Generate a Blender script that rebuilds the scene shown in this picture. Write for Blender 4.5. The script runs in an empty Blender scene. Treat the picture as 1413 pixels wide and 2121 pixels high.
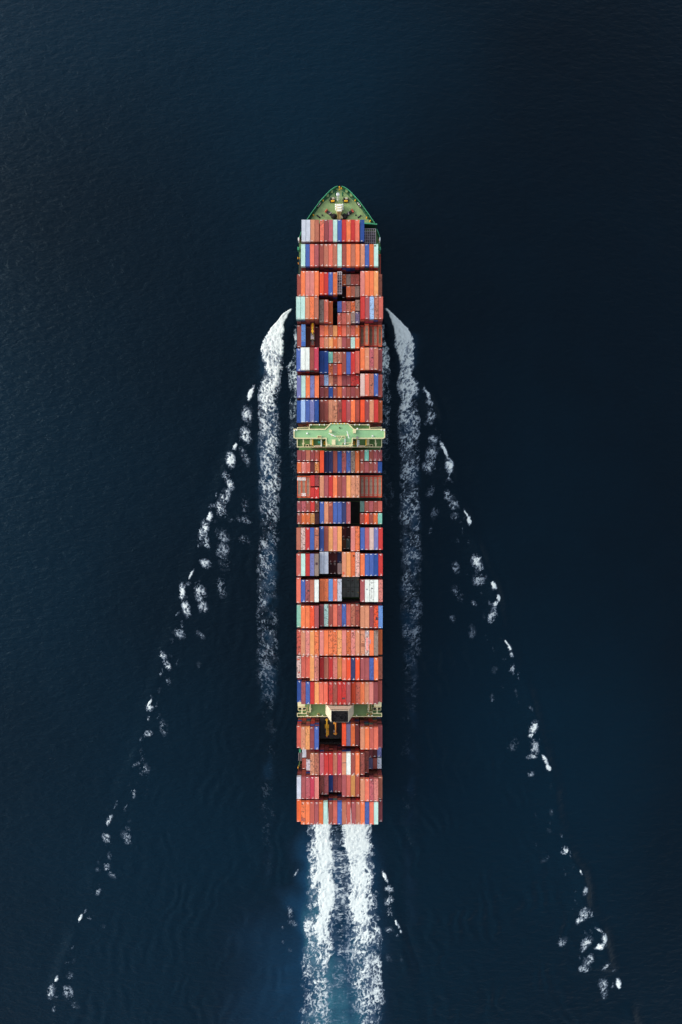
import bpy, math, random
import numpy as np
from mathutils import Vector

random.seed(7)
rng = np.random.default_rng(11)
SC = bpy.context.scene
COL = SC.collection
R = math.radians

# ------------------------------------------------------------------ camera
CAM_H = 415.0            # metres above the water, drone looking straight down
FOC = 1414.0             # focal length in photo pixels (1413 x 2121)
cam = bpy.data.cameras.new("camera")
cam.sensor_fit = 'VERTICAL'
cam.angle_y = 2 * math.atan(1060.5 / FOC)
cam.clip_start = 1.0
cam.clip_end = 60000.0
camo = bpy.data.objects.new("camera", cam)
COL.objects.link(camo)
camo.location = (0, 0, CAM_H)
camo.rotation_euler = (0, 0, 0)
SC.camera = camo

# ------------------------------------------------------------------ world, sun, exposure
SUN_EL, SUN_AZ = R(24), R(-76)      # azimuth measured from +Y (north / bow), negative = to the left
world = bpy.data.worlds.new("World")
SC.world = world
world.use_nodes = True
wn = world.node_tree
wn.nodes.clear()
sky = wn.nodes.new("ShaderNodeTexSky")
sky.sky_type = 'NISHITA'
sky.sun_disc = False
sky.sun_elevation = SUN_EL
sky.sun_rotation = SUN_AZ
sky.air_density = 1.0
sky.dust_density = 2.4
sky.ozone_density = 1.0
bg = wn.nodes.new("ShaderNodeBackground")
bg.inputs[1].default_value = 0.15
wo = wn.nodes.new("ShaderNodeOutputWorld")
hsv = wn.nodes.new("ShaderNodeHueSaturation")      # thin high cloud greys the whole sky evenly
hsv.inputs["Saturation"].default_value = 0.45
wn.links.new(sky.outputs[0], hsv.inputs["Color"])
# standard overcast luminance: (1 + 2 sin elevation) / 3, the same all round the compass
geo_w = wn.nodes.new("ShaderNodeTexCoord")
sep_w = wn.nodes.new("ShaderNodeSeparateXYZ")
cie = wn.nodes.new("ShaderNodeMapRange")
cie.inputs[1].default_value = 0.0; cie.inputs[2].default_value = 1.0
cie.inputs[3].default_value = 1 / 3; cie.inputs[4].default_value = 1.0
mulw = wn.nodes.new("ShaderNodeMix"); mulw.data_type = 'RGBA'; mulw.blend_type = 'MULTIPLY'; mulw.inputs[0].default_value = 1
wn.links.new(geo_w.outputs["Generated"], sep_w.inputs[0])
wn.links.new(sep_w.outputs["Z"], cie.inputs[0])
wn.links.new(hsv.outputs[0], mulw.inputs[6])
wn.links.new(cie.outputs[0], mulw.inputs[7])
wn.links.new(mulw.outputs[2], bg.inputs[0])
wn.links.new(bg.outputs[0], wo.inputs[0])

sun = bpy.data.lights.new("sun", 'SUN')
sun.energy = 0.5
sun.angle = R(40)
sun.color = (1.0, 0.93, 0.84)
suno = bpy.data.objects.new("sun", sun)
COL.objects.link(suno)
sd = Vector((math.sin(SUN_AZ) * math.cos(SUN_EL), math.cos(SUN_AZ) * math.cos(SUN_EL), math.sin(SUN_EL)))
suno.rotation_euler = sd.to_track_quat('Z', 'Y').to_euler()
suno.location = (-200, 100, 300)

SC.view_settings.view_transform = 'Standard'
SC.view_settings.look = 'None'
SC.view_settings.gamma = 1.0
SC.view_settings.use_curve_mapping = False
SC.view_settings.exposure = 1.44
SC.cycles.use_denoising = True
SC.cycles.max_bounces = 8
SC.cycles.transparent_max_bounces = 12

# ------------------------------------------------------------------ helpers
def lin(c):
    c = c / 255.0
    return c / 12.92 if c <= 0.04045 else ((c + 0.055) / 1.055) ** 2.4

def rgb(t, k=1.0):
    return tuple(min(1, lin(x) * k) for x in t)

def spot(u, v, z=0.0):
    """surveyed point: where the photograph's pixel (u, v) meets the height z"""
    s = (CAM_H - z) / FOC
    return ((u - 706.5) * s, (1060.5 - v) * s)

class MB:
    """collects simple solids into one mesh"""
    def __init__(self):
        self.v, self.f, self.m = [], [], []
    def add(self, vs, fs, mi=0):
        b = len(self.v)
        self.v += vs
        self.f += [tuple(b + i for i in f) for f in fs]
        self.m += [mi] * len(fs)
        return self
    def hexa(self, b, t, mi=0):
        n = len(b)
        fs = [tuple(range(n - 1, -1, -1)), tuple(range(n, 2 * n))]
        fs += [(i, (i + 1) % n, n + (i + 1) % n, n + i) for i in range(n)]
        return self.add(list(b) + list(t), fs, mi)
    def box(self, x0, x1, y0, y1, z0, z1, mi=0):
        if x0 > x1: x0, x1 = x1, x0
        if y0 > y1: y0, y1 = y1, y0
        q = [(x0, y0), (x1, y0), (x1, y1), (x0, y1)]
        return self.hexa([(x, y, z0) for x, y in q], [(x, y, z1) for x, y in q], mi)
    def prism(self, poly, z0, z1, mi=0):
        a = sum(poly[i][0] * poly[(i + 1) % len(poly)][1] - poly[(i + 1) % len(poly)][0] * poly[i][1] for i in range(len(poly)))
        if a < 0: poly = poly[::-1]
        return self.hexa([(x, y, z0) for x, y in poly], [(x, y, z1) for x, y in poly], mi)
    def tube(self, p, q, r, n=8, r2=None, mi=0):
        p, q = Vector(p), Vector(q)
        d = (q - p).normalized()
        a = d.orthogonal().normalized()
        b = d.cross(a)
        r2 = r if r2 is None else r2
        B = [tuple(p + (a * math.cos(t) + b * math.sin(t)) * r) for t in [2 * math.pi * i / n for i in range(n)]]
        T = [tuple(q + (a * math.cos(t) + b * math.sin(t)) * r2) for t in [2 * math.pi * i / n for i in range(n)]]
        return self.hexa(B, T, mi)
    def bar(self, p, q, w, h, mi=0):
        """box-section bar, w across (horizontal), h in height"""
        p, q = Vector(p), Vector(q)
        d = (q - p).normalized()
        up = Vector((0, 0, 1)) if abs(d.z) < 0.95 else Vector((0, 1, 0))
        s = d.cross(up).normalized()
        u = s.cross(d).normalized()
        off = [(-s * w + -u * h) / 2, (s * w - u * h) / 2, (s * w + u * h) / 2, (-s * w + u * h) / 2]
        return self.hexa([tuple(p + o) for o in off], [tuple(q + o) for o in off], mi)
    def dome(self, c, r, n=10, k=4, zs=1.0, mi=0):
        cx, cy, cz = c
        vs = [(cx + r * math.cos(a) * math.cos(e), cy + r * math.sin(a) * math.cos(e), cz + zs * r * math.sin(e))
              for e in [math.pi / 2 * j / k for j in range(k)] for a in [2 * math.pi * i / n for i in range(n)]]
        vs.append((cx, cy, cz + zs * r))
        fs = [(j * n + i, j * n + (i + 1) % n, (j + 1) * n + (i + 1) % n, (j + 1) * n + i) for j in range(k - 1) for i in range(n)]
        fs += [((k - 1) * n + i, (k - 1) * n + (i + 1) % n, k * n) for i in range(n)]
        return self.add(vs, fs, mi)
    def mesh(self, name, *mats):
        me = bpy.data.meshes.new(name)
        me.from_pydata(self.v, [], self.f)
        for m in mats: me.materials.append(m)
        if len(mats) > 1:
            me.polygons.foreach_set("material_index", self.m)
        me.update()
        return me
    def build(self, name, mat, parent=None, loc=None):
        mats = mat if isinstance(mat, (list, tuple)) else [mat]
        o = bpy.data.objects.new(name, self.mesh(name, *mats))
        COL.objects.link(o)
        if parent: o.parent = parent
        if loc: o.location = loc
        return o

def link(o):
    COL.objects.link(o)
    return o

def tag(o, label=None, cat=None, group=None, kind=None):
    if label: o["label"] = label
    if cat: o["category"] = cat
    if group: o["group"] = group
    if kind: o["kind"] = kind
    return o

def empty(name, loc, label, cat, group=None):
    o = link(bpy.data.objects.new(name, None))
    o.location = loc
    o.empty_display_size = 1
    return tag(o, label, cat, group)

# ------------------------------------------------------------------ materials
def nn(nt, t, **kw):
    n = nt.nodes.new(t)
    for k, v in kw.items(): setattr(n, k, v)
    return n

def paint(name, col, rough=0.6, vary=0.18, rust=0.0, scale=0.5, spec=0.3, rustcol=(0.10, 0.045, 0.022), bump=0.0):
    """weathered ship's paint: mottled tone, rust blotches, dirt specks"""
    m = bpy.data.materials.new(name)
    m.use_nodes = True
    nt = m.node_tree
    b = nt.nodes["Principled BSDF"]
    b.inputs["Roughness"].default_value = rough
    b.inputs["Specular IOR Level"].default_value = spec
    tc = nn(nt, "ShaderNodeTexCoord")
    n1 = nn(nt, "ShaderNodeTexNoise"); n1.inputs["Scale"].default_value = scale; n1.inputs["Detail"].default_value = 5
    nt.links.new(tc.outputs["Object"], n1.inputs["Vector"])
    mr = nn(nt, "ShaderNodeMapRange"); mr.inputs[1].default_value = .3; mr.inputs[2].default_value = .7
    mr.inputs[3].default_value = 1 - vary; mr.inputs[4].default_value = 1 + vary
    nt.links.new(n1.outputs["Fac"], mr.inputs[0])
    mx = nn(nt, "ShaderNodeMix", data_type='RGBA', blend_type='MULTIPLY'); mx.inputs[0].default_value = 1
    mx.inputs[6].default_value = (*col, 1)
    nt.links.new(mr.outputs[0], mx.inputs[7])
    out = mx.outputs[2]
    if rust > 0:
        n2 = nn(nt, "ShaderNodeTexNoise"); n2.inputs["Scale"].default_value = scale * 1.7; n2.inputs["Detail"].default_value = 8
        n2.inputs["Roughness"].default_value = .7
        nt.links.new(tc.outputs["Object"], n2.inputs["Vector"])
        m2 = nn(nt, "ShaderNodeMapRange"); m2.inputs[1].default_value = .70 - rust * .25; m2.inputs[2].default_value = .82 - rust * .25
        m2.inputs[4].default_value = .75
        nt.links.new(n2.outputs["Fac"], m2.inputs[0])
        x2 = nn(nt, "ShaderNodeMix", data_type='RGBA'); x2.inputs[7].default_value = (*rustcol, 1)
        nt.links.new(m2.outputs[0], x2.inputs[0]); nt.links.new(out, x2.inputs[6])
        out = x2.outputs[2]
    nt.links.new(out, b.inputs["Base Color"])
    if bump:
        bp = nn(nt, "ShaderNodeBump"); bp.inputs["Strength"].default_value = bump; bp.inputs["Distance"].default_value = .05
        nt.links.new(n1.outputs["Fac"], bp.inputs["Height"]); nt.links.new(bp.outputs[0], b.inputs["Normal"])
    return m

K_ALB = 0.90      # seen tone -> albedo
DECK_G = paint("deck_green", rgb((146, 172, 112), K_ALB), .65, .22, .42, .35, rustcol=(0.20, 0.17, 0.10))
BRIDGE_G = paint("bridge_deck_green", rgb((150, 196, 142), K_ALB), .6, .08, .10, .25, rustcol=(0.16, 0.24, 0.12))
DARK_G = paint("lower_deck_green", rgb((92, 128, 74), K_ALB), .65, .2, .3, .35, rustcol=(0.12, 0.10, 0.05))
FUNNEL_G = paint("funnel_deck_green", rgb((104, 128, 78), K_ALB), .65, .16, .3, .3, rustcol=(0.15, 0.14, 0.06))
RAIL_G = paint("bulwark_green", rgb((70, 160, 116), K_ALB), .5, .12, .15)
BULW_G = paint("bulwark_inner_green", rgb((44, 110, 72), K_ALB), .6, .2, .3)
HULL = paint("hull_paint", rgb((44, 92, 66), K_ALB), .5, .2, .35, .12)
CREAM = paint("cream_paint", rgb((232, 220, 172), K_ALB), .5, .08, .2, .6, rustcol=(0.30, 0.20, 0.09))
WHITE = paint("white_paint", rgb((244, 246, 240), K_ALB), .45, .04, .05)
STEEL = paint("dark_steel", (0.030, 0.028, 0.027), .6, .3, .2)
BLACKM = paint("soot_and_shade_black", (0.010, 0.009, 0.010), .8, .3)  # black for funnel top and chain wheels, and painted shade in openings
HATCH = paint("hatch_cover_grey", (0.033, 0.041, 0.038), .7, .25, .35, .4, rustcol=(0.045, 0.028, 0.02))
YELLOW = paint("yellow_paint", rgb((250, 188, 44), K_ALB), .45, .12, .12, .8)
ORANGE_Y = paint("orange_yellow_paint", rgb((246, 170, 60), K_ALB), .45, .12, .12, .8)
REDP = paint("red_oxide_paint", rgb((196, 92, 68), K_ALB), .6, .2, .3)
ROPE = paint("rope", rgb((205, 195, 170), K_ALB), .9, .25)
GREYP = paint("grey_paint", rgb((150, 140, 140), K_ALB), .6, .2, .35, .8)
LATT = paint("lattice_white", rgb((214, 206, 206), K_ALB), .6, .15, .25, .9)
DIM = paint("dim_lattice", rgb((186, 174, 180), K_ALB), .7, .25, .35, .9)
FUNNEL_C = paint("funnel_cream", rgb((232, 220, 192), K_ALB), .5, .08, .2, .4, rustcol=(0.30, 0.22, 0.12))
SOOT = paint("funnel_top", (0.035, 0.030, 0.034), .8, .35, 0, .4)
WOOD = paint("weathered_wood", rgb((158, 132, 112), K_ALB), .85, .28, .4, .7, rustcol=(0.06, 0.045, 0.035))
WOOD2 = paint("dark_wood", rgb((112, 92, 74), K_ALB), .85, .28, .5, .7, rustcol=(0.03, 0.024, 0.02))
FRAME_O = paint("flat_rack_orange", rgb((214, 98, 62), K_ALB), .6, .15, .3, .8)
FRAME_R = paint("flat_rack_red", rgb((186, 72, 54), K_ALB), .6, .2, .4, .8)
TEAL = paint("teal_paint", rgb((86, 178, 150), K_ALB), .5, .1)
TAN = paint("tan_catwalk", rgb((206, 178, 116), K_ALB), .6, .15, .2)
GLASS = paint("window_glass", (0.02, 0.03, 0.035), .1, .05, spec=.6)

def container_paint(name, roof):
    """paint in the container's own colour (object colour); alpha = how weathered it is"""
    m = bpy.data.materials.new(name)
    m.use_nodes = True
    nt = m.node_tree
    L = nt.links.new
    b = nt.nodes["Principled BSDF"]
    b.inputs["Roughness"].default_value = .62
    b.inputs["Specular IOR Level"].default_value = .25
    oi = nn(nt, "ShaderNodeObjectInfo")
    tc = nn(nt, "ShaderNodeTexCoord")
    rs = nn(nt, "ShaderNodeVectorMath", operation='SCALE'); rs.inputs[0].default_value = (37, 91, 13)
    L(oi.outputs["Random"], rs.inputs["Scale"])
    ad = nn(nt, "ShaderNodeVectorMath", operation='ADD')
    L(tc.outputs["Object"], ad.inputs[0]); L(rs.outputs[0], ad.inputs[1])
    # broad fading of the paint
    n1 = nn(nt, "ShaderNodeTexNoise"); n1.inputs["Scale"].default_value = .45; n1.inputs["Detail"].default_value = 6; n1.inputs["Roughness"].default_value = .65
    L(ad.outputs[0], n1.inputs["Vector"])
    mr = nn(nt, "ShaderNodeMapRange"); mr.inputs[1].default_value = .3; mr.inputs[2].default_value = .7
    mr.inputs[3].default_value = .86; mr.inputs[4].default_value = 1.12
    L(n1.outputs["Fac"], mr.inputs[0])
    mx = nn(nt, "ShaderNodeMix", data_type='RGBA', blend_type='MULTIPLY'); mx.inputs[0].default_value = 1
    L(oi.outputs["Color"], mx.inputs[6]); L(mr.outputs[0], mx.inputs[7])
    # chalky, paler worn areas
    sc1 = nn(nt, "ShaderNodeVectorMath", operation='MULTIPLY'); sc1.inputs[1].default_value = (2.2, .55, 1)
    L(ad.outputs[0], sc1.inputs[0])
    n3 = nn(nt, "ShaderNodeTexNoise"); n3.inputs["Scale"].default_value = 1.1; n3.inputs["Detail"].default_value = 7; n3.inputs["Roughness"].default_value = .7
    L(sc1.outputs[0], n3.inputs["Vector"])
    m3 = nn(nt, "ShaderNodeMapRange"); m3.inputs[1].default_value = .55; m3.inputs[2].default_value = .8; m3.inputs[4].default_value = .35
    L(n3.outputs["Fac"], m3.inputs[0])
    x3 = nn(nt, "ShaderNodeMix", data_type='RGBA'); x3.inputs[7].default_value = (.62, .55, .5, 1)
    mul3 = nn(nt, "ShaderNodeMath", operation='MULTIPLY'); L(m3.outputs[0], mul3.inputs[0]); L(oi.outputs["Alpha"], mul3.inputs[1])
    L(mul3.outputs[0], x3.inputs[0]); L(mx.outputs[2], x3.inputs[6])
    # rust and dirt blotches, amount by object alpha
    n2 = nn(nt, "ShaderNodeTexNoise"); n2.inputs["Scale"].default_value = 1.0; n2.inputs["Detail"].default_value = 9; n2.inputs["Roughness"].default_value = .72
    L(ad.outputs[0], n2.inputs["Vector"])
    th = nn(nt, "ShaderNodeMath", operation='MULTIPLY_ADD'); th.inputs[1].default_value = -.20; th.inputs[2].default_value = .70
    L(oi.outputs["Alpha"], th.inputs[0])
    sb = nn(nt, "ShaderNodeMath", operation='SUBTRACT'); L(n2.outputs["Fac"], sb.inputs[0]); L(th.outputs[0], sb.inputs[1])
    m2 = nn(nt, "ShaderNodeMapRange"); m2.inputs[1].default_value = 0; m2.inputs[2].default_value = .07; m2.inputs[4].default_value = .78
    L(sb.outputs[0], m2.inputs[0])
    x2 = nn(nt, "ShaderNodeMix", data_type='RGBA'); x2.inputs[7].default_value = (.055, .030, .022, 1)
    L(m2.outputs[0], x2.inputs[0]); L(x3.outputs[2], x2.inputs[6])
    # small dark pocks
    vo = nn(nt, "ShaderNodeTexNoise"); vo.inputs["Scale"].default_value = 3.6; vo.inputs["Detail"].default_value = 2
    L(ad.outputs[0], vo.inputs["Vector"])
    th4 = nn(nt, "ShaderNodeMath", operation='MULTIPLY_ADD'); th4.inputs[1].default_value = -.12; th4.inputs[2].default_value = .765
    L(oi.outputs["Alpha"], th4.inputs[0])
    sb4 = nn(nt, "ShaderNodeMath", operation='SUBTRACT'); L(vo.outputs["Fac"], sb4.inputs[0]); L(th4.outputs[0], sb4.inputs[1])
    m4 = nn(nt, "ShaderNodeMapRange"); m4.inputs[1].default_value = 0; m4.inputs[2].default_value = .05; m4.inputs[4].default_value = .6
    L(sb4.outputs[0], m4.inputs[0])
    x4 = nn(nt, "ShaderNodeMix", data_type='RGBA'); x4.inputs[7].default_value = (.06, .04, .035, 1)
    L(m4.outputs[0], x4.inputs[0]); L(x2.outputs[2], x4.inputs[6])
    L(x4.outputs[2], b.inputs["Base Color"])
    return m

CONT = container_paint("container_paint", True)
MARK = paint("stencil_white", rgb((250, 246, 236), K_ALB), .5, .1)
EYE = paint("corner_casting", (0.10, 0.075, 0.06), .7, .3)

# ------------------------------------------------------------------ sea state (numpy)
def lattice_noise(x, y, seed, cell):
    """smooth value noise in 0..1"""
    g = np.random.default_rng(seed).random((257, 257))
    xx, yy = x / cell + 1000.3, y / cell + 1000.7
    xi, yi = np.floor(xx).astype(int), np.floor(yy).astype(int)
    fx, fy = xx - xi, yy - yi
    fx = fx * fx * fx * (fx * (fx * 6 - 15) + 10); fy = fy * fy * fy * (fy * (fy * 6 - 15) + 10)
    a, b_, c, d = g[xi % 256, yi % 256], g[(xi + 1) % 256, yi % 256], g[xi % 256, (yi + 1) % 256], g[(xi + 1) % 256, (yi + 1) % 256]
    return (a * (1 - fx) + b_ * fx) * (1 - fy) + (c * (1 - fx) + d * fx) * fy

def fbm(x, y, seed, cell, octs=4, gain=.5):
    t, amp, tot = 0, 1.0, 0
    for o in range(octs):
        t = t + amp * lattice_noise(x, y, seed + o * 17, cell / 2 ** o)
        tot += amp; amp *= gain
    return t / tot

def W(pts):
    return np.array([spot(u, v, 0) for u, v in pts])

ARM_R = W([(850, 742), (868, 775), (885, 815), (905, 880), (921, 930), (934, 985), (950, 1035), (972, 1080), (1000, 1160), (1024, 1212), (1034, 1272), (1058, 1340), (1085, 1415), (1103, 1455), (1120, 1540), (1140, 1595), (1155, 1680), (1180, 1765), (1205, 1810), (1217, 1880), (1247, 1930), (1262, 1990), (1287, 2045), (1312, 2115), (1380, 2260)])
ARM_L = W([(545, 745), (521, 815), (500, 880), (478, 945), (455, 1010), (428, 1075), (410, 1130), (390, 1190), (373, 1240), (360, 1300), (335, 1360), (322, 1420), (303, 1465), (290, 1540), (265, 1610), (222, 1705), (200, 1790), (165, 1905), (118, 2025), (98, 2070), (85, 2121), (40, 2260)])
ARM_S = W([(783, 1765), (797, 1810), (810, 1850), (822, 1910), (836, 1960), (850, 2040), (866, 2125), (890, 2240)])
ARM_T = W([(628, 1770), (614, 1808), (600, 1850), (585, 1910), (566, 1990), (540, 2100)])

def dist_line(x, y, P):
    """signed distance to polyline (positive = right of travel direction down the line) and arc position"""
    best = np.full(x.shape, 1e9); sg = np.zeros(x.shape); arc = np.zeros(x.shape)
    acc = 0.0
    for i in range(len(P) - 1):
        a, d = P[i], P[i + 1] - P[i]
        L2 = float(d @ d); Ln = math.sqrt(L2)
        t = np.clip(((x - a[0]) * d[0] + (y - a[1]) * d[1]) / L2, 0, 1)
        dx, dy = x - a[0] - t * d[0], y - a[1] - t * d[1]
        r = np.hypot(dx, dy)
        m = r < best
        best = np.where(m, r, best)
        sg = np.where(m, np.sign(dx * d[1] - dy * d[0]), sg)
        arc = np.where(m, acc + t * Ln, arc)
        acc += Ln
    return best * sg, arc

def ridge(x, y, P, seed, h, side):
    d, a = dist_line(x, y, P)
    d = d * side + 1.6 * (lattice_noise(a, a * 0, seed + 5, 9.0) - .5)          # + = outer side
    amp = h * np.clip(-.05 + 1.35 * lattice_noise(a, a * 0 + 3.3, seed, 13.0), 0, 9)
    end = np.clip(a / 30, 0, 1)
    out = np.where(d > 0, np.exp(-(np.abs(d) / 3.3) ** 1.7), np.exp(-(np.abs(d) / 7.0) ** 1.4))
    trough = -0.30 * np.exp(-((d - 6.0) / 4.5) ** 2)
    return amp * end * (out + trough)

def sea_height(x, y):
    h = 0.16 * (fbm(x * .9 + y * .45, y * .8, 3, 15.0, 2) - .5)
    h += 0.10 * (fbm(x, y * .45, 21, 5.5, 2) - .5)
    h += ridge(x, y, ARM_R, 40, 1.6, -1.0)
    h += ridge(x, y, ARM_L, 60, .5, 1.0)
    h += ridge(x, y, ARM_S, 80, .8, -1.0)
    h += ridge(x, y, ARM_T, 90, .12, 1.0)
    # short diverging waves inside the wake, both sides of the ship
    for s, k in ((1, 1.0), (-1, .55)):
        xs = (x + .8) * s
        m = np.clip((xs - 26) / 12, 0, 1) * np.clip((40 - y) / 60, 0, 1) * np.clip(((130 - y) * .36 + 18 - xs) / 18, 0, 1)
        ph = (xs * 1.0 - (-y) * .22) * 2 * math.pi / 8.5 + 15.0 * fbm(x, y, 7, 20.0, 3)
        h += k * .30 * m * np.sin(ph) * np.clip(2.4 * fbm(x, y, 9, 16.0, 3) - .85, 0, 1)
    # bow wave shoulder hugging the hull
    for s in (1, -1):
        xs = (x + .8) * s
        yy = (122 - y)
        c = 25 + 15 * (1 - np.exp(-np.clip(yy, 0, 400) / 14.0))
        h += .6 * np.exp(-((xs - c) / 5.0) ** 2) * np.clip(yy / 10, 0, 1) * np.exp(-np.clip(yy, 0, 999) / 70.0)
        h += -.5 * np.exp(-((xs - c + 9) / 3.5) ** 2) * np.clip(yy / 10, 0, 1) * np.exp(-np.clip(yy, 0, 999) / 60.0)
    return h

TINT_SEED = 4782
GX, GY = 228.0, 400.0
STEP = 0.95
xs = np.arange(-GX, GX + .1, STEP); ys = np.arange(-GY, GY - 60 + .1, STEP)
XX, YY = np.meshgrid(xs, ys)
HH = sea_height(XX, YY)
edge = np.minimum.reduce([XX - xs[0], xs[-1] - XX, YY - ys[0], ys[-1] - YY])
HH *= np.clip(edge / 12.0, 0, 1)
nx, ny = len(xs), len(ys)

def sblend(x, a, b):
    t = np.clip((x - a) / (b - a), 0, 1)
    return t * t * (3 - 2 * t)

def px(x, y):
    return x * FOC / CAM_H + 706.5, 1060.5 - y * FOC / CAM_H

UU, VV = px(XX, YY)
# churned water full of air bubbles: behind the propellers, and thinly along the bow wave's track
wob = 60 * (fbm(XX, YY, 31, 26.0, 3) - .5)
aft = sblend(VV, 1690, 1790)
core = np.maximum(np.exp(-((UU + wob * .25 - 672) / 36.0) ** 2), np.exp(-((UU + wob * .25 - 746) / 38.0) ** 2)) * 1.15
core = np.maximum(core, (.25 + .75 * sblend(VV, 1850, 2080)) * np.exp(-((UU - 708) / 40.0) ** 2))
left = .55 * np.exp(-((UU + wob - 628) / 52.0) ** 2) * sblend(fbm(XX, YY, 33, 30.0, 3), .36, .66)
broad = .24 * np.exp(-((UU + wob - 620) / 130.0) ** 2) * sblend(VV, 1800, 2000)
BUB = aft * np.clip(core * (.33 + .10 * sblend(VV, 1850, 2150)) * (.6 + .8 * fbm(XX, YY, 36, 14.0, 3)) + left * .72 + broad, 0, 1)
for c0, k in ((556, 1), (850, 1)):
    trk = np.exp(-((UU + wob * .35 - c0) / 16.0) ** 2) * sblend(VV, 640, 780) * (1 - .62 * sblend(VV, 1100, 1500)) * (1 - .6 * sblend(VV, 1500, 2100))
    BUB = np.maximum(BUB, k * .30 * trk * sblend(fbm(XX, YY, 35, 10.0, 3), .30, .7))

# broad lighter and darker sea: uneven sky brightness put into its colour, seed chosen
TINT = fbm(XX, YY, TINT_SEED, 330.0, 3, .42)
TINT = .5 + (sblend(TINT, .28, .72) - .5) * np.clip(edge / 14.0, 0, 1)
sea_v = np.stack([XX.ravel(), YY.ravel(), HH.ravel()], 1)
ii = np.arange(nx * ny).reshape(ny, nx)
q = np.stack([ii[:-1, :-1], ii[:-1, 1:], ii[1:, 1:], ii[1:, :-1]], -1).reshape(-1, 4)
BIG = 30000.0
ring = np.array([(xs[0], ys[0]), (xs[-1], ys[0]), (xs[-1], ys[-1]), (xs[0], ys[-1]),
                 (-BIG, -BIG), (BIG, -BIG), (BIG, BIG), (-BIG, BIG)])
b0 = len(sea_v)
sea_v = np.vstack([sea_v, np.hstack([ring, np.zeros((8, 1))])])
rq = np.array([(b0 + 4, b0 + 5, b0 + 1, b0), (b0 + 5, b0 + 6, b0 + 2, b0 + 1), (b0 + 6, b0 + 7, b0 + 3, b0 + 2), (b0 + 7, b0 + 4, b0, b0 + 3)])
q = np.vstack([q, rq])

def quads_mesh(name, v, q, mat, attrs=()):
    me = bpy.data.meshes.new(name)
    me.vertices.add(len(v)); me.loops.add(len(q) * 4); me.polygons.add(len(q))
    me.vertices.foreach_set("co", np.ascontiguousarray(v, dtype=np.float32).ravel())
    me.loops.foreach_set("vertex_index", np.ascontiguousarray(q, dtype=np.int32).ravel())
    me.polygons.foreach_set("loop_start", np.arange(0, len(q) * 4, 4, dtype=np.int32))
    me.polygons.foreach_set("use_smooth", np.ones(len(q), dtype=bool))
    for an, av in attrs:
        a = me.attributes.new(an, 'FLOAT', 'POINT')
        a.data.foreach_set("value", np.ascontiguousarray(av, dtype=np.float32))
    me.materials.append(mat)
    me.update(calc_edges=True)
    return me

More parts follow.
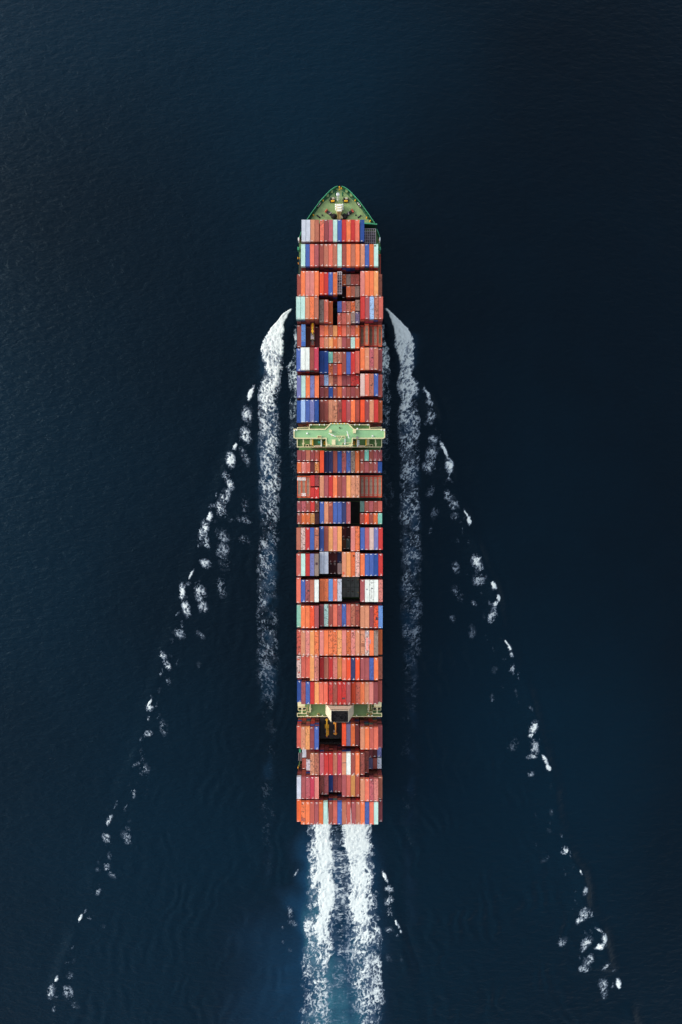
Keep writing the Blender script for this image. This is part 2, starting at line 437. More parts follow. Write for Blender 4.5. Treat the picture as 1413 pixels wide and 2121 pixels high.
def sea_material():
    m = bpy.data.materials.new("sea_water")
    m.use_nodes = True
    nt = m.node_tree
    L = nt.links.new
    b = nt.nodes["Principled BSDF"]
    b.inputs["IOR"].default_value = 1.333
    b.inputs["Roughness"].default_value = .16
    b.inputs["Specular IOR Level"].default_value = .30
    b.inputs["Specular Tint"].default_value = (.48, .80, 1.0, 1)
    at = nn(nt, "ShaderNodeAttribute", attribute_name="bubbles")
    geo = nn(nt, "ShaderNodeNewGeometry")
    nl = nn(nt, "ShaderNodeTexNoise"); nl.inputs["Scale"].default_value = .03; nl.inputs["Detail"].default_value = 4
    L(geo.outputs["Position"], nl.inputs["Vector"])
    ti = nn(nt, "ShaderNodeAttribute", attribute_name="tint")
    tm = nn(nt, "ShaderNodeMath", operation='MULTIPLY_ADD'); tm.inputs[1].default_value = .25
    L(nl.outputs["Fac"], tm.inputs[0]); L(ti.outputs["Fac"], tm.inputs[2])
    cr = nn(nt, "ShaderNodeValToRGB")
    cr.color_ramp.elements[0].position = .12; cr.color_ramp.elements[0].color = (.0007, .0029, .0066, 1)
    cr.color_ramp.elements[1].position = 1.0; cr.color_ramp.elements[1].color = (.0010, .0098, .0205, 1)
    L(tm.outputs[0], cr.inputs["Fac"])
    c2 = nn(nt, "ShaderNodeValToRGB")
    c2.color_ramp.elements[0].position = 0; c2.color_ramp.elements[0].color = (.0020, .0065, .0130, 1)
    e = c2.color_ramp.elements.new(.4); e.color = (.006, .034, .075, 1)
    c2.color_ramp.elements[-1].position = 1; c2.color_ramp.elements[-1].color = (.045, .17, .22, 1)
    L(at.outputs["Fac"], c2.inputs["Fac"])
    mx = nn(nt, "ShaderNodeMix", data_type='RGBA')
    mr = nn(nt, "ShaderNodeMapRange"); mr.inputs[2].default_value = .08
    L(at.outputs["Fac"], mr.inputs[0]); L(mr.outputs[0], mx.inputs[0])
    L(cr.outputs[0], mx.inputs[6]); L(c2.outputs[0], mx.inputs[7])
    L(mx.outputs[2], b.inputs["Base Color"])
    # wind ripples: two crossing trains of wavelets plus fine chop
    mp = nn(nt, "ShaderNodeMapping"); mp.inputs["Rotation"].default_value = (0, 0, R(24)); mp.inputs["Scale"].default_value = (.55, 1.25, 1)
    L(geo.outputs["Position"], mp.inputs["Vector"])
    na = nn(nt, "ShaderNodeTexNoise"); na.inputs["Scale"].default_value = .34; na.inputs["Detail"].default_value = 5; na.inputs["Roughness"].default_value = .58
    na.inputs["Distortion"].default_value = .4
    L(mp.outputs[0], na.inputs["Vector"])
    mp2 = nn(nt, "ShaderNodeMapping"); mp2.inputs["Rotation"].default_value = (0, 0, R(-52)); mp2.inputs["Scale"].default_value = (.5, 1.2, 1)
    L(geo.outputs["Position"], mp2.inputs["Vector"])
    nb = nn(nt, "ShaderNodeTexNoise"); nb.inputs["Scale"].default_value = .14; nb.inputs["Detail"].default_value = 4
    L(mp2.outputs[0], nb.inputs["Vector"])
    sm = nn(nt, "ShaderNodeMath", operation='MULTIPLY_ADD'); sm.inputs[1].default_value = .9
    L(nb.outputs["Fac"], sm.inputs[0]); L(na.outputs["Fac"], sm.inputs[2])
    bp = nn(nt, "ShaderNodeBump"); bp.inputs["Strength"].default_value = .7; bp.inputs["Distance"].default_value = .8
    L(sm.outputs[0], bp.inputs["Height"]); L(bp.outputs[0], b.inputs["Normal"])
    return m

SEA = sea_material()
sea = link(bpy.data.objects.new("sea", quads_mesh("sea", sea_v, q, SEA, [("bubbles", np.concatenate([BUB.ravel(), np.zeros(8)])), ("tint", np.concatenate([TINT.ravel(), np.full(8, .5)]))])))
tag(sea, "dark navy blue open sea with faint ripples around the ship", "sea", kind="structure")

# ------------------------------------------------------------------ foam (real relief: one small cell per 35 cm of froth)
def foam_material():
    m = bpy.data.materials.new("sea_foam")
    m.use_nodes = True
    nt = m.node_tree
    L = nt.links.new
    b = nt.nodes["Principled BSDF"]
    b.inputs["Roughness"].default_value = .75
    b.inputs["Specular IOR Level"].default_value = .2
    at = nn(nt, "ShaderNodeAttribute", attribute_name="froth")
    cr = nn(nt, "ShaderNodeValToRGB")
    cr.color_ramp.elements[0].position = 0.05; cr.color_ramp.elements[0].color = (.30, .42, .58, 1)
    cr.color_ramp.elements[1].position = .85; cr.color_ramp.elements[1].color = (.72, .79, .76, 1)
    L(at.outputs["Fac"], cr.inputs["Fac"])
    L(cr.outputs[0], b.inputs["Base Color"])
    mr = nn(nt, "ShaderNodeMapRange"); mr.inputs[1].default_value = 0.02; mr.inputs[2].default_value = .85
    L(at.outputs["Fac"], mr.inputs[0])
    L(mr.outputs[0], b.inputs["Alpha"])
    return m

FOAM = foam_material()
FS = 0.345
def interp(v, tab):
    t = np.array(tab, float)
    return [np.interp(v, t[:, 0], t[:, k]) for k in range(1, t.shape[1])]

def foam_grid(u0, u1, v0, v1):
    (x0, y1), (x1, y0) = spot(u0, v0), spot(u1, v1)
    X, Y = np.meshgrid(np.arange(x0, x1, FS), np.arange(y0, y1, FS))
    U, V = px(X, Y)
    return X, Y, U, V

def uniform(n):
    s = np.sort(n.ravel()[::7])
    return np.interp(n, s, np.linspace(0, 1, len(s)))

def lace(X, Y, seed, cell, stretch=(1.0, 1.0), mix=.55, rot=0.0):
    """threshold field 0..1: filaments of froth round darker windows"""
    c, s = math.cos(rot), math.sin(rot)
    x, y = (X * c + Y * s) * stretch[0], (-X * s + Y * c) * stretch[1]
    wx = 1.3 * cell * (fbm(x, y, seed + 1, cell * 1.7, 2) - .5); wy = 1.3 * cell * (fbm(x, y, seed + 2, cell * 1.7, 2) - .5)
    r = np.abs(fbm(x + wx, y + wy, seed, cell, 3, .55) - .5) * 2
    r2 = np.abs(fbm(x + wx, y - wy, seed + 50, cell * .45, 2) - .5) * 2
    blot = fbm(x, y, seed + 90, cell * 3.0, 3)
    fl = fbm(x + wy, y + wx, seed + 130, cell * .8, 3, .6)
    t = mix * (uniform(r) * .50 + uniform(r2) * .26 + uniform(fl) * .24) + (1 - mix) * uniform(1 - blot)
    return uniform(t)

def foam_object(name, label, cat, X, Y, F, T, group=None, soft=.30, lift=.10, height=.35):
    D = np.clip((F * 1.28 - T * .92) / .80, 0, 1) * np.clip(F * 4, 0, 1)
    D = np.maximum(D, .25 * np.clip(F, 0, 1) * np.clip(1.9 * fbm(X, Y, 81, 2.6, 3) - .45, 0, 1))     # thin milky film between the filaments
    keep = D > .03
    cell = keep[:-1, :-1] | keep[1:, :-1] | keep[:-1, 1:] | keep[1:, 1:]
    Z = sea_height(X, Y) + lift + height * D * (.55 + .9 * fbm(X, Y, 77, 1.6, 2))
    idx = np.arange(X.size).reshape(X.shape)
    q = np.stack([idx[:-1, :-1], idx[:-1, 1:], idx[1:, 1:], idx[1:, :-1]], -1)[cell]
    used = np.unique(q)
    rem = np.full(X.size, -1); rem[used] = np.arange(len(used))
    v = np.stack([X.ravel()[used], Y.ravel()[used], Z.ravel()[used]], 1)
    o = link(bpy.data.objects.new(name, quads_mesh(name, v, rem[q], FOAM, [("froth", D.ravel()[used])])))
    tag(o, label, cat, group, kind="stuff")
    print(name, len(q))
    return o

def band(U, V, tab, se=.25, base=.62):
    """tab rows: v, left edge, right edge, density"""
    l, r, d = interp(V, tab)
    w = np.maximum(r - l, 1.0)
    e = np.minimum(U - l, r - U)
    return d * np.clip(e / np.maximum(w * se, 1.5) + base, 0, 1) * np.clip(e / 2 + 1, 0, 1)

# bow waves curling off either side
X, Y, U, V = foam_grid(520, 612, 632, 1850)
BL = [(638, 606, 608, 0), (642, 600, 606, 1.1), (650, 586, 599, 1.3), (660, 580, 593, 1.3), (670, 570, 588, 1.3), (680, 561, 587, 1.25), (700, 549, 588, 1.12), (720, 542, 587, 1.0),
      (740, 541, 586, .95), (750, 543, 584, .92), (762, 546, 583, .9), (775, 543, 579, .82), (790, 540, 580, .74), (805, 538, 585, .72), (825, 539, 578, .64),
      (860, 538, 581, .60), (900, 538, 584, .54), (950, 538, 582, .48), (1000, 536, 581, .47), (1050, 537, 580, .42), (1080, 538, 578, .38), (1150, 533, 576, .36), (1250, 533, 576, .31),
      (1350, 528, 576, .26), (1420, 531, 576, .20), (1480, 540, 576, .14), (1560, 541, 575, .12), (1600, 538, 573, .12), (1700, 537, 574, .11), (1790, 535, 574, .09), (1850, 535, 570, .04)]
wav = 5.5 * (fbm(X, Y, 130, 5.0, 3) - .5) + 7 * (lattice_noise(Y * 1.0, X * .2, 131, 11.0) - .5) * sblend(V, 690, 800)
F = np.where(V < 745, band(U + wav, V, BL), band(U + wav, V, BL, .42, .42)) * (1 + .30 * (fbm(X * .7, Y, 132, 13.0, 2) - .5) * sblend(V, 740, 900))
T = lace(X, Y, 140, 1.45, (1.0, .62), .74, R(38))
foam_object("bow_wave_foam", "white churning bow wave foam trailing along the left side of the ship", "foam", X, Y, F, T, soft=.55, height=.7)
X, Y, U, V = foam_grid(788, 892, 632, 1760)
BR = [(637, 796, 798, 0), (641, 797, 802, 1.1), (650, 804, 812, 1.3), (660, 809, 824, 1.3), (670, 812, 833, 1.3), (680, 816, 844, 1.25), (700, 818, 854, 1.1), (715, 816, 858, .98), (730, 821, 857, .92),
      (745, 826, 857, .84), (760, 829, 858, .84), (775, 828, 856, .84), (790, 823, 866, .78), (810, 823, 868, .76), (825, 829, 860, .72), (850, 825, 867, .64), (870, 823, 873, .62), (890, 825, 871, .56),
      (950, 825, 867, .47), (1000, 826, 865, .42), (1050, 826, 869, .38), (1080, 826, 872, .38), (1150, 831, 873, .34), (1250, 831, 876, .27), (1350, 832, 873, .20), (1420, 830, 870, .15), (1550, 826, 868, .11), (1760, 823, 868, .08)]
wav = 5.5 * (fbm(X, Y, 230, 5.0, 3) - .5) + 6 * (lattice_noise(Y * 1.0, X * .2, 231, 11.0) - .5) * sblend(V, 690, 800)
F = np.where(V < 745, band(U + wav, V, BR), band(U + wav, V, BR, .42, .42)) * (1 + .30 * (fbm(X * .7, Y, 232, 13.0, 2) - .5) * sblend(V, 740, 900))
T = lace(X, Y, 240, 1.45, (1.0, .62), .74, R(-38))
foam_object("bow_wave_foam", "white churning bow wave foam trailing along the right side of the ship", "foam", X, Y, F, T, soft=.55, height=.7)

# thin froth rubbing along the hull
X, Y, U, V = foam_grid(590, 622, 672, 1130)
F = band(U + 5 * (fbm(X, Y, 330, 5.0, 3) - .5), V, [(676, 606, 616, .2), (690, 609, 616, .5), (705, 611, 616, .5), (718, 608, 614, .45), (745, 606, 616, .3), (760, 592, 616, .45), (775, 597, 616, .55), (795, 598, 616, .5), (815, 601, 616, .30), (840, 600, 616, .32), (870, 599, 616, .30), (900, 598, 616, .32), (930, 600, 618, .18), (1000, 602, 618, .10), (1130, 606, 618, .05)])
foam_object("hull_side_foam", "thin lacy foam between the left bow wave and the hull", "foam", X, Y, F, lace(X, Y, 340, 1.4, (1, .8), .72), soft=.55, height=.2)
X, Y, U, V = foam_grid(786, 822, 672, 1130)
F = band(U + 5 * (fbm(X, Y, 331, 5.0, 3) - .5), V, [(676, 790, 797, .4), (690, 790, 796, .5), (705, 792, 797, .55), (722, 790, 806, .5), (745, 790, 807, .72), (757, 790, 804, .7), (775, 790, 812, .36), (800, 790, 805, .40), (830, 790, 812, .36), (870, 790, 808, .30), (900, 790, 808, .26), (950, 790, 810, .14), (1020, 790, 818, .14), (1130, 790, 815, .06)])
foam_object("hull_side_foam", "thin lacy foam between the right bow wave and the hull", "foam", X, Y, F, lace(X, Y, 341, 1.4, (1, .8), .72), soft=.55, height=.2)

# breaking crests along the two arms of the wake: (u, v, half width, half length, lean, density)
CREST_L = [(520, 815, 4, 11, -.35, 1.1), (513, 857, 9, 15, 0, .62), (509, 903, 10, 16, .1, .68), (487, 925, 3, 5, -.3, 1.1), (478, 953, 8, 14, .1, .95), (468, 985, 7, 10, .3, .62), (476, 1003, 7, 9, .2, .65),
           (466, 1030, 9, 14, -.2, .66), (459, 1055, 9, 17, .2, .7), (478, 1078, 6, 5, 1.0, .4), (434, 1071, 4, 8, -.2, 1.05), (422, 1097, 8, 19, -.3, .95), (427, 1122, 6, 12, .3, .5),
           (427, 1168, 10, 9, .6, .48), (463, 1112, 11, 14, .1, .35), (463, 1150, 12, 28, .1, .36), (508, 945, 7, 18, .35, .36), (508, 1050, 8, 26, .1, .2), (505, 1078, 12, 9, .8, .3), (505, 1118, 9, 9, .4, .26),
           (396, 1189, 2.5, 7, -.55, 1.1), (378, 1226, 6, 15, 0, .95), (386, 1262, 7, 17, .2, .72), (415, 1228, 10, 18, .1, .45), (421, 1258, 9, 12, .1, .55), (459, 1218, 10, 18, .1, .24), (373, 1313, 9, 9, .3, .58), (417, 1316, 8, 8, .7, .34),
           (339, 1357, 5, 8, .2, .85), (347, 1378, 6, 10, .5, .7), (350, 1412, 4, 8, 0, .3), (417, 1378, 8, 8, .6, .22), (310, 1455, 2, 6, -.4, 1.1), (309, 1467, 7, 6, .2, .95), (307, 1488, 3, 6, .1, .5), (308, 1520, 7, 6, -.4, .5),
           (339, 1508, 8, 16, .1, .26), (302, 1592, 9, 12, .1, .32), (302, 1640, 6, 8, .1, .15), (277, 1642, 4, 6, .1, .5), (226, 1700, 5, 9, -.4, 1.15), (222, 1737, 7, 9, .3, .6), (262, 1735, 9, 12, .4, .42), (264, 1715, 5, 7, .1, .3),
           (200, 1801, 3, 4, -.3, .7), (222, 1797, 7, 8, .3, .45), (232, 1812, 6, 8, .6, .38), (204, 1848, 4, 6, -.3, .4), (167, 1902, 2.6, 6, -.3, 1.15), (184, 1901, 9, 4, .1, .25), (118, 2026, 3, 5, -.3, 1.1), (107, 2053, 7, 13, -.2, 1.0),
           (146, 2020, 8, 8, .3, .34), (142, 2056, 9, 15, .2, .36), (152, 2080, 9, 8, .8, .28), (112, 2090, 3, 6, -.3, .3)]
CREST_R = [(884, 815, 3, 10, .42, 1.0), (890, 836, 5, 7, .3, .55), (893, 862, 7, 16, -.15, .62), (897, 911, 9, 8, .1, .42), (894, 940, 10, 14, -.1, .45), (890, 965, 11, 15, -.1, .5), (921, 934, 3, 14, .40, 1.1), (930, 963, 7, 13, .1, .85), (927, 993, 4, 5, -.5, .55),
           (930, 1028, 9, 12, .3, .4), (940, 1046, 9, 8, 0, .45), (941, 1067, 7, 7, 0, .48), (892, 1018, 8, 14, -.2, .22), (900, 1065, 8, 16, -.2, .2), (892, 1100, 4, 9, -.2, .28), (966, 1067, 2, 9, .5, 1.1), (972, 1079, 3.4, 7, .1, 1.1),
           (985, 1160, 8, 12, 0, .85), (990, 1172, 8, 14, .1, .6), (990, 1200, 11, 12, 0, .4), (944, 1175, 8, 14, .1, .26), (946, 1228, 11, 17, .3, .26), (982, 1250, 5, 6, .2, .6), (1023, 1213, 3.6, 7, .35, 1.15), (1031, 1238, 3, 5, .2, 1.1), (1026, 1249, 5, 5, -.8, .7),
           (1020, 1273, 7, 13, -.25, .75), (938, 1280, 6, 10, .1, .22), (978, 1308, 7, 14, .1, .25), (1049, 1330, 1.6, 4, .5, 1.0), (1056, 1340, 2, 5, .5, 1.0), (1059, 1356, 4, 6, .3, .52), (1060, 1383, 4, 7, -.2, .62),
           (1026, 1387, 6, 7, -.2, .3), (1019, 1445, 4, 8, 0, .32), (1105, 1505, 8, 12, -.2, .8), (1100, 1523, 5, 5, -.2, .95), (1107, 1548, 8, 14, .1, .52), (1102, 1566, 9, 5, -.8, .45), (1129, 1573, 3, 8, .5, 1.0), (1136, 1588, 3.5, 5, .3, 1.1), (1062, 1543, 10, 14, -.2, .22), (1099, 1602, 6, 5, .1, .3),
           (1170, 1760, 7, 8, -.1, .62), (1202, 1803, 1.8, 4, .4, 1.1), (1211, 1841, 4, 9, -.3, .36), (1127, 1780, 9, 8, -.5, .2), (1210, 1890, 9, 12, -.1, .8), (1201, 1904, 6, 7, -.5, .8), (1240, 1924, 5, 5, .7, 1.0), (1250, 1939, 5, 9, .1, 1.1), (1243, 1957, 8, 6, -.9, .95),
           (1214, 1954, 9, 13, -.4, .5), (1167, 1952, 10, 10, -.2, .3), (1218, 1990, 9, 14, -.2, .5), (1212, 2005, 11, 8, -.3, .5), (1253, 2000, 6, 8, -.4, .6), (1250, 2040, 8, 14, 0, .55), (1254, 2062, 6, 8, -.4, .36), (1281, 2036, 4, 8, .2, .9)]
CREST_S = [(797, 1815, 2.6, 9, .4, .95), (806, 1843, 8, 7, -.2, .62), (806, 1863, 8, 8, -.1, .7), (808, 1890, 5, 13, 0, .4), (822, 1912, 2.4, 8, .4, .95), (830, 1928, 2.4, 4, .4, 1.0), (806, 1926, 8, 6, .2, .4), (785, 1928, 5, 8, .4, .4), (822, 1936, 2, 3, 0, .7), (832, 1985, 4, 8, 0, .2), (806, 1985, 8, 10, 0, .18),
           (614, 1808, 2, 6, -.6, .75), (601, 1888, 5, 12, .1, .3), (607, 1912, 10, 7, .6, .26), (586, 1922, 2.5, 2.5, 0, .5), (587, 1950, 2, 4, 0, .4), (601, 1967, 4, 4, 0, .3)]
for arm, lst, sgn in ((ARM_L, CREST_L, -1), (ARM_R, CREST_R, 1)):
    rr_ = random.Random(5 + sgn)
    U_, V_ = arm[:, 0] * FOC / CAM_H + 706.5, 1060.5 - arm[:, 1] * FOC / CAM_H
    for k in range(95):
        v = 800 + 1260 * (k + rr_.random()) / 95
        u = float(np.interp(v, V_, U_))
        inn = abs(rr_.gauss(0, 1)) * (14 + .012 * (v - 800))
        lst.append((u - sgn * (inn + 1), v + rr_.uniform(-6, 6), rr_.uniform(1.5, 5.5), rr_.uniform(3, 9), sgn * rr_.uniform(0, .5), rr_.uniform(.14, .42) * (.5 + .5 * math.exp(-inn / 12))))
def crests(name, label, lst, box, seed, rot):
    X, Y, U, V = foam_grid(*box)
    F = np.zeros_like(X)
    wu = 4.5 * (fbm(X, Y, seed + 3, 3.2, 3) - .5); wv = 5.0 * (fbm(X, Y, seed + 4, 3.2, 3) - .5)
    for (u, v, a, b_, lean, d) in lst:
        m = (np.abs(V - v) < b_ * 2.6 + 10)
        r0, r1 = np.where(m.any(1))[0][[0, -1]]
        c = np.where((np.abs(U[0] - u) < a * 2.6 + b_ * abs(lean) * 2 + 12))[0]
        c0, c1 = c[0], c[-1] + 1
        sl = (slice(r0, r1 + 1), slice(c0, c1))
        dv = V[sl] + wv[sl] - v
        du = U[sl] + wu[sl] - u - lean * dv
        rr = np.sqrt((du / a) ** 2 + (dv / b_) ** 2)
        if d < .9: d *= (.84 if d > .5 else 1.0); rr = rr / 1.15
        elif a > 4.5: d = .78; rr = rr / 1.08
        F[sl] = np.maximum(F[sl], d * np.clip(1.5 - rr * (.98 if d < .9 else .85), 0, 1) ** (1.1 if d < .9 else .8))
    return foam_object(name, label, "foam", X, Y, F, lace(X, Y, seed, 1.3, (1.0, .75), .74, rot), group="foam crests along the arms of the wake", soft=.5, height=.4)
crests("wave_crest_foam", "scattered whitecaps breaking along the left arm of the spreading wake", CREST_L, (85, 540, 785, 2110), 440, R(35))
crests("wave_crest_foam", "scattered whitecaps breaking along the right arm of the spreading wake", CREST_R, (860, 1300, 785, 2090), 540, R(-35))
crests("wave_crest_foam", "small whitecaps flanking the broad foaming wake right behind the stern", CREST_S, (560, 850, 1790, 2010), 640, R(-35))

# propeller wash astern
X, Y, U, V = foam_grid(590, 830, 1672, 2230)
w1 = 17 * (fbm(X, Y, 730, 4.0, 4) - .5) + 14 * (fbm(X, Y, 731, 15.0, 2) - .5)
A = band(U + w1, V, [(1672, 642, 692, 1.16), (1706, 643, 694, 1.16), (1750, 645, 695, 1.16), (1800, 646, 694, 1.1), (1850, 656, 693, 1.12), (1900, 655, 692, 1.0), (1950, 652, 690, .78), (2000, 645, 687, .66), (2060, 643, 686, .52), (2121, 648, 688, .46), (2230, 640, 690, .35)], .42, .42)
B = band(U + w1, V, [(1672, 711, 772, 1.16), (1706, 711, 771, 1.16), (1750, 713, 772, 1.16), (1800, 722, 766, 1.08), (1850, 724, 768, 1.1), (1900, 724, 770, .98), (1950, 728, 772, .72), (2000, 729, 776, .62), (2060, 734, 782, .50), (2121, 740, 787, .46), (2230, 740, 795, .35)], .42, .42)
Cc = band(U + w1, V, [(1672, 634, 658, .5), (1706, 636, 660, .78), (1760, 637, 662, .74), (1850, 635, 662, .66), (1950, 631, 660, .56), (2050, 627, 655, .48), (2121, 624, 655, .44), (2230, 620, 655, .25)], .45, .35)
Dd = band(U + w1, V, [(1672, 758, 780, .55), (1706, 758, 774, .70), (1760, 760, 775, .66), (1850, 762, 778, .58), (1950, 765, 786, .54), (2050, 772, 792, .50), (2121, 776, 795, .44), (2230, 780, 805, .25)], .45, .35)
Em = band(U + w1 * .6, V, [(1672, 690, 716, .10), (1740, 690, 718, .32), (1790, 688, 722, .54), (1840, 688, 726, .52), (1900, 688, 728, .40), (1950, 688, 732, .36), (2020, 686, 736, .27), (2121, 684, 742, .18), (2230, 688, 740, .04)])
F = np.maximum.reduce([A, B, Cc, Dd, Em])
F = F * (1 + .5 * (fbm(X, Y, 735, 9.0, 3) - .5) * sblend(V, 1720, 1850))
T = lace(X, Y, 740, 2.0, (1.0, .85), .74)
T2 = lace(X, Y, 745, 1.7, (.55, 1.4), .76)
mid = np.exp(-((U - 706) / 12.0) ** 2)
foam_object("propeller_wash_foam", "two broad white bands of propeller wash foam behind the stern", "foam", X, Y, F, T * (1 - mid) + T2 * mid, soft=.5, height=.5)

# ------------------------------------------------------------------ the ship
CX = -0.8                        # centreline
ship = empty("container_ship", (CX, 0, 0), "long green decked container ship loaded with coloured containers, seen from above", "ship")
def part(mb, name, mat, parent=None):
    """parts are modelled in world metres, parented under the ship without moving"""
    p = parent or ship
    o = mb.build(name, mat, p)
    base = Vector((0, 0, 0))
    q_ = p
    while q_ is not None:
        base += q_.location
        q_ = q_.parent
    o.location = -base
    return o

# hull: lofted from stations (y, half width at deck, half width at the waterline)
def deck_half(y):
    return float(np.interp(y, [-171, -150, -100, 100, 150, 158.6, 160.2, 162.7, 165.1, 165.3, 165.5, 167.7, 170.2, 174.2, 178.2, 181.6, 183.9, 184.9, 185.7, 186.2, 186.5],
                           [22.6, 23.6, 23.9, 23.9, 23.8, 23.7, 23.5, 22.7, 21.6, 20.9, 20.2, 18.5, 16.9, 14.0, 11.1, 7.9, 5.7, 4.4, 3.2, 2.2, 1.2]))
def keel_half(y):
    return float(np.interp(y, [-171, -150, -120, -80, 90, 130, 160, 172, 185], [9, 19, 22.5, 23.9, 23.9, 15, 4, 1.2, .1]))
Z_MAIN, Z_FC = 15.5, 22.0
ys_h = [-171, -166, -158, -150, -135, -120, -100, -80, -40, 0, 40, 80, 100, 115, 130, 140, 150, 158.6, 160.2, 162.7, 165.1, 165.5, 167.7, 170.2, 172.2, 174.2, 176.2, 178.2, 180, 181.6, 182.8, 183.9, 184.7, 185.3, 185.8, 186.1, 186.3, 186.5]
def ztop(y): return Z_MAIN if y < 165.3 else Z_FC
rows = []
for y in ys_h:
    for zt in ([Z_MAIN, Z_FC] if abs(y - 165.5) < .01 else [ztop(y)]):
        r = []
        for lv in (-6, 0, 6, 12, zt):
            t = max(0, min(1, lv / zt)) ** 1.6
            r.append((keel_half(y) * (1 - t) + deck_half(y) * t, y, lv))
        rows.append(r)
mb = MB()
vs, fs = [], []
nl = 5
for r in rows:
    vs += [(CX - w, y, z) for w, y, z in r] + [(CX + w, y, z) for w, y, z in r]
for i in range(len(rows) - 1):
    a, b_ = i * 2 * nl, (i + 1) * 2 * nl
    for k in range(nl - 1):
        fs.append((a + k, a + k + 1, b_ + k + 1, b_ + k))
        fs.append((a + nl + k, b_ + nl + k, b_ + nl + k + 1, a + nl + k + 1))
fs.append(tuple(range(0, nl)) + tuple(range(2 * nl - 1, nl - 1, -1)))
mb.add(vs, fs)
part(mb, "hull", HULL)

def outline(y0, y1, inset=0.0, n=40):
    yy = [y0 + (y1 - y0) * i / n for i in range(n + 1)]
    return [(CX - max(deck_half(y) - inset, .05), y) for y in yy] + [(CX + max(deck_half(y) - inset, .05), y) for y in reversed(yy)]

part(MB().prism(outline(-170.8, 165.3), Z_MAIN - .4, Z_MAIN + .02), "main_deck", DARK_G)
part(MB().prism([(x, y) for x, y in outline(165.5, 186.3, .1, 60)], Z_FC - .4, Z_FC + .02), "forecastle_deck", DECK_G)

def bulwark(name_, y0, y1, z, hgt, sides=(-1, 1), n=24):
    yy = [y0 + (y1 - y0) * i / n for i in range(n + 1)]
    res = []
    for s in sides:
        w = MB(); rl = MB()
        P = [(CX + s * deck_half(y), y) for y in yy]
        def ring(d, z_): return [(x - s * d, y - d * .5 * (y > 178), z_) for x, y in P]
        for M_, d0, d1, za, zb_ in ((w, 0, .22, z, z + hgt), (rl, -.10, .26, z + hgt, z + hgt + .14)):
            A_, B_, C_, D_ = ring(d0, za), ring(d1, za), ring(d1, zb_), ring(d0, zb_)
            m_ = n + 1
            fs_ = []
            for i in range(n):
                for a_, b_ in ((0, 1), (1, 2), (2, 3), (3, 0)):
                    fs_.append((a_ * m_ + i, a_ * m_ + i + 1, b_ * m_ + i + 1, b_ * m_ + i))
            fs_ += [(0, m_, 2 * m_, 3 * m_), (n, 2 * m_ - 1, 3 * m_ - 1, 4 * m_ - 1)]
            M_.add(A_ + B_ + C_ + D_, fs_)
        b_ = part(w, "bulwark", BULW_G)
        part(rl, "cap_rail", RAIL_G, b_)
        res.append(b_)
    return res
bw = bulwark("f", 165.5, 186.5, Z_FC, 2.4, n=80)
bm = bulwark("m", 158.8, 165.1, Z_MAIN, 1.5, n=14)
STRIP_G = paint("edge_strip_green", rgb((58, 108, 76), K_ALB), .7, .25, .4, .4)
for s in (-1, 1):
    yy = [165.6 + (186.0 - 165.6) * i / 60 for i in range(61)]
    A_ = [(CX + s * (deck_half(y) - .2), y) for y in yy]
    B_ = [(CX + s * max(deck_half(y) - 1.5, .05), y - 1.0 * (y > 176) * min(1, (y - 176) / 6)) for y in yy]
    m_ = MB()
    for i in range(60):
        m_.hexa([(*A_[i], Z_FC), (*A_[i + 1], Z_FC), (*B_[i + 1], Z_FC), (*B_[i], Z_FC)][::s], [(*A_[i], Z_FC + .05), (*A_[i + 1], Z_FC + .05), (*B_[i + 1], Z_FC + .05), (*B_[i], Z_FC + .05)][::s])
    part(m_, "deck_edge_strip", STRIP_G)  # darker green strip on the deck just inside the bulwark
# bulwark stays, each a bracket
STAYG = paint("stay_green", rgb((30, 74, 50), K_ALB), .6, .2)
stay_y = [166.6, 168.2, 169.9, 171.5, 173.0, 174.5, 176.0, 177.4, 178.7, 179.9, 181.0, 182.0, 182.9, 183.8, 184.6]
for s in (-1, 1):
    for y in stay_y:
        x = CX + s * deck_half(y)
        dy = deck_half(y + .4) - deck_half(y - .4)
        nrm = Vector((-s, dy / .8 * -1, 0)).normalized()
        a, b_ = Vector((x, y, 0)), Vector((x, y, 0)) + nrm * 1.9
        tng = Vector((-nrm.y, nrm.x, 0)) * .11
        m_ = MB()
        m_.hexa([tuple(p + Vector((0, 0, Z_FC + .02))) for p in (a - tng, b_ - tng, b_ + tng, a + tng)],
                [tuple(p + Vector((0, 0, Z_FC + 2.3))) for p in (a - tng, a + nrm * .5 - tng, a + nrm * .5 + tng, a + tng)])
        part(m_, "bulwark_stay", STAYG, bw[0 if s < 0 else 1])
# breakwater across the aft end of the forecastle
mb = MB()
pts = [(-21.4, 165.0), (-12, 165.7), (0, 166.2), (12, 165.7), (21.5, 164.9)]
for (xa, ya), (xb, yb) in zip(pts[:-1], pts[1:]):
    mb.hexa([(CX + xa, ya, Z_MAIN), (CX + xb, yb, Z_MAIN), (CX + xb, yb + .3, Z_MAIN), (CX + xa, ya + .3, Z_MAIN)],
            [(CX + xa, ya, Z_FC + 1.6), (CX + xb, yb, Z_FC + 1.6), (CX + xb, yb + .3, Z_FC + 1.6), (CX + xa, ya + .3, Z_FC + 1.6)])
bk = part(mb, "breakwater", paint("breakwater_shaded_green", rgb((26, 62, 44)), .7, .2))  # green darkened: shade on the aft face put into the colour
mb = MB()
for (xa, ya), (xb, yb) in zip(pts[:-1], pts[1:]):
    mb.hexa([(CX + xa, ya - .25, Z_FC + 1.6), (CX + xb, yb - .25, Z_FC + 1.6), (CX + xb, yb + .4, Z_FC + 1.6), (CX + xa, ya + .4, Z_FC + 1.6)],
            [(CX + xa, ya - .25, Z_FC + 1.8), (CX + xb, yb - .25, Z_FC + 1.8), (CX + xb, yb + .4, Z_FC + 1.8), (CX + xa, ya + .4, Z_FC + 1.8)])
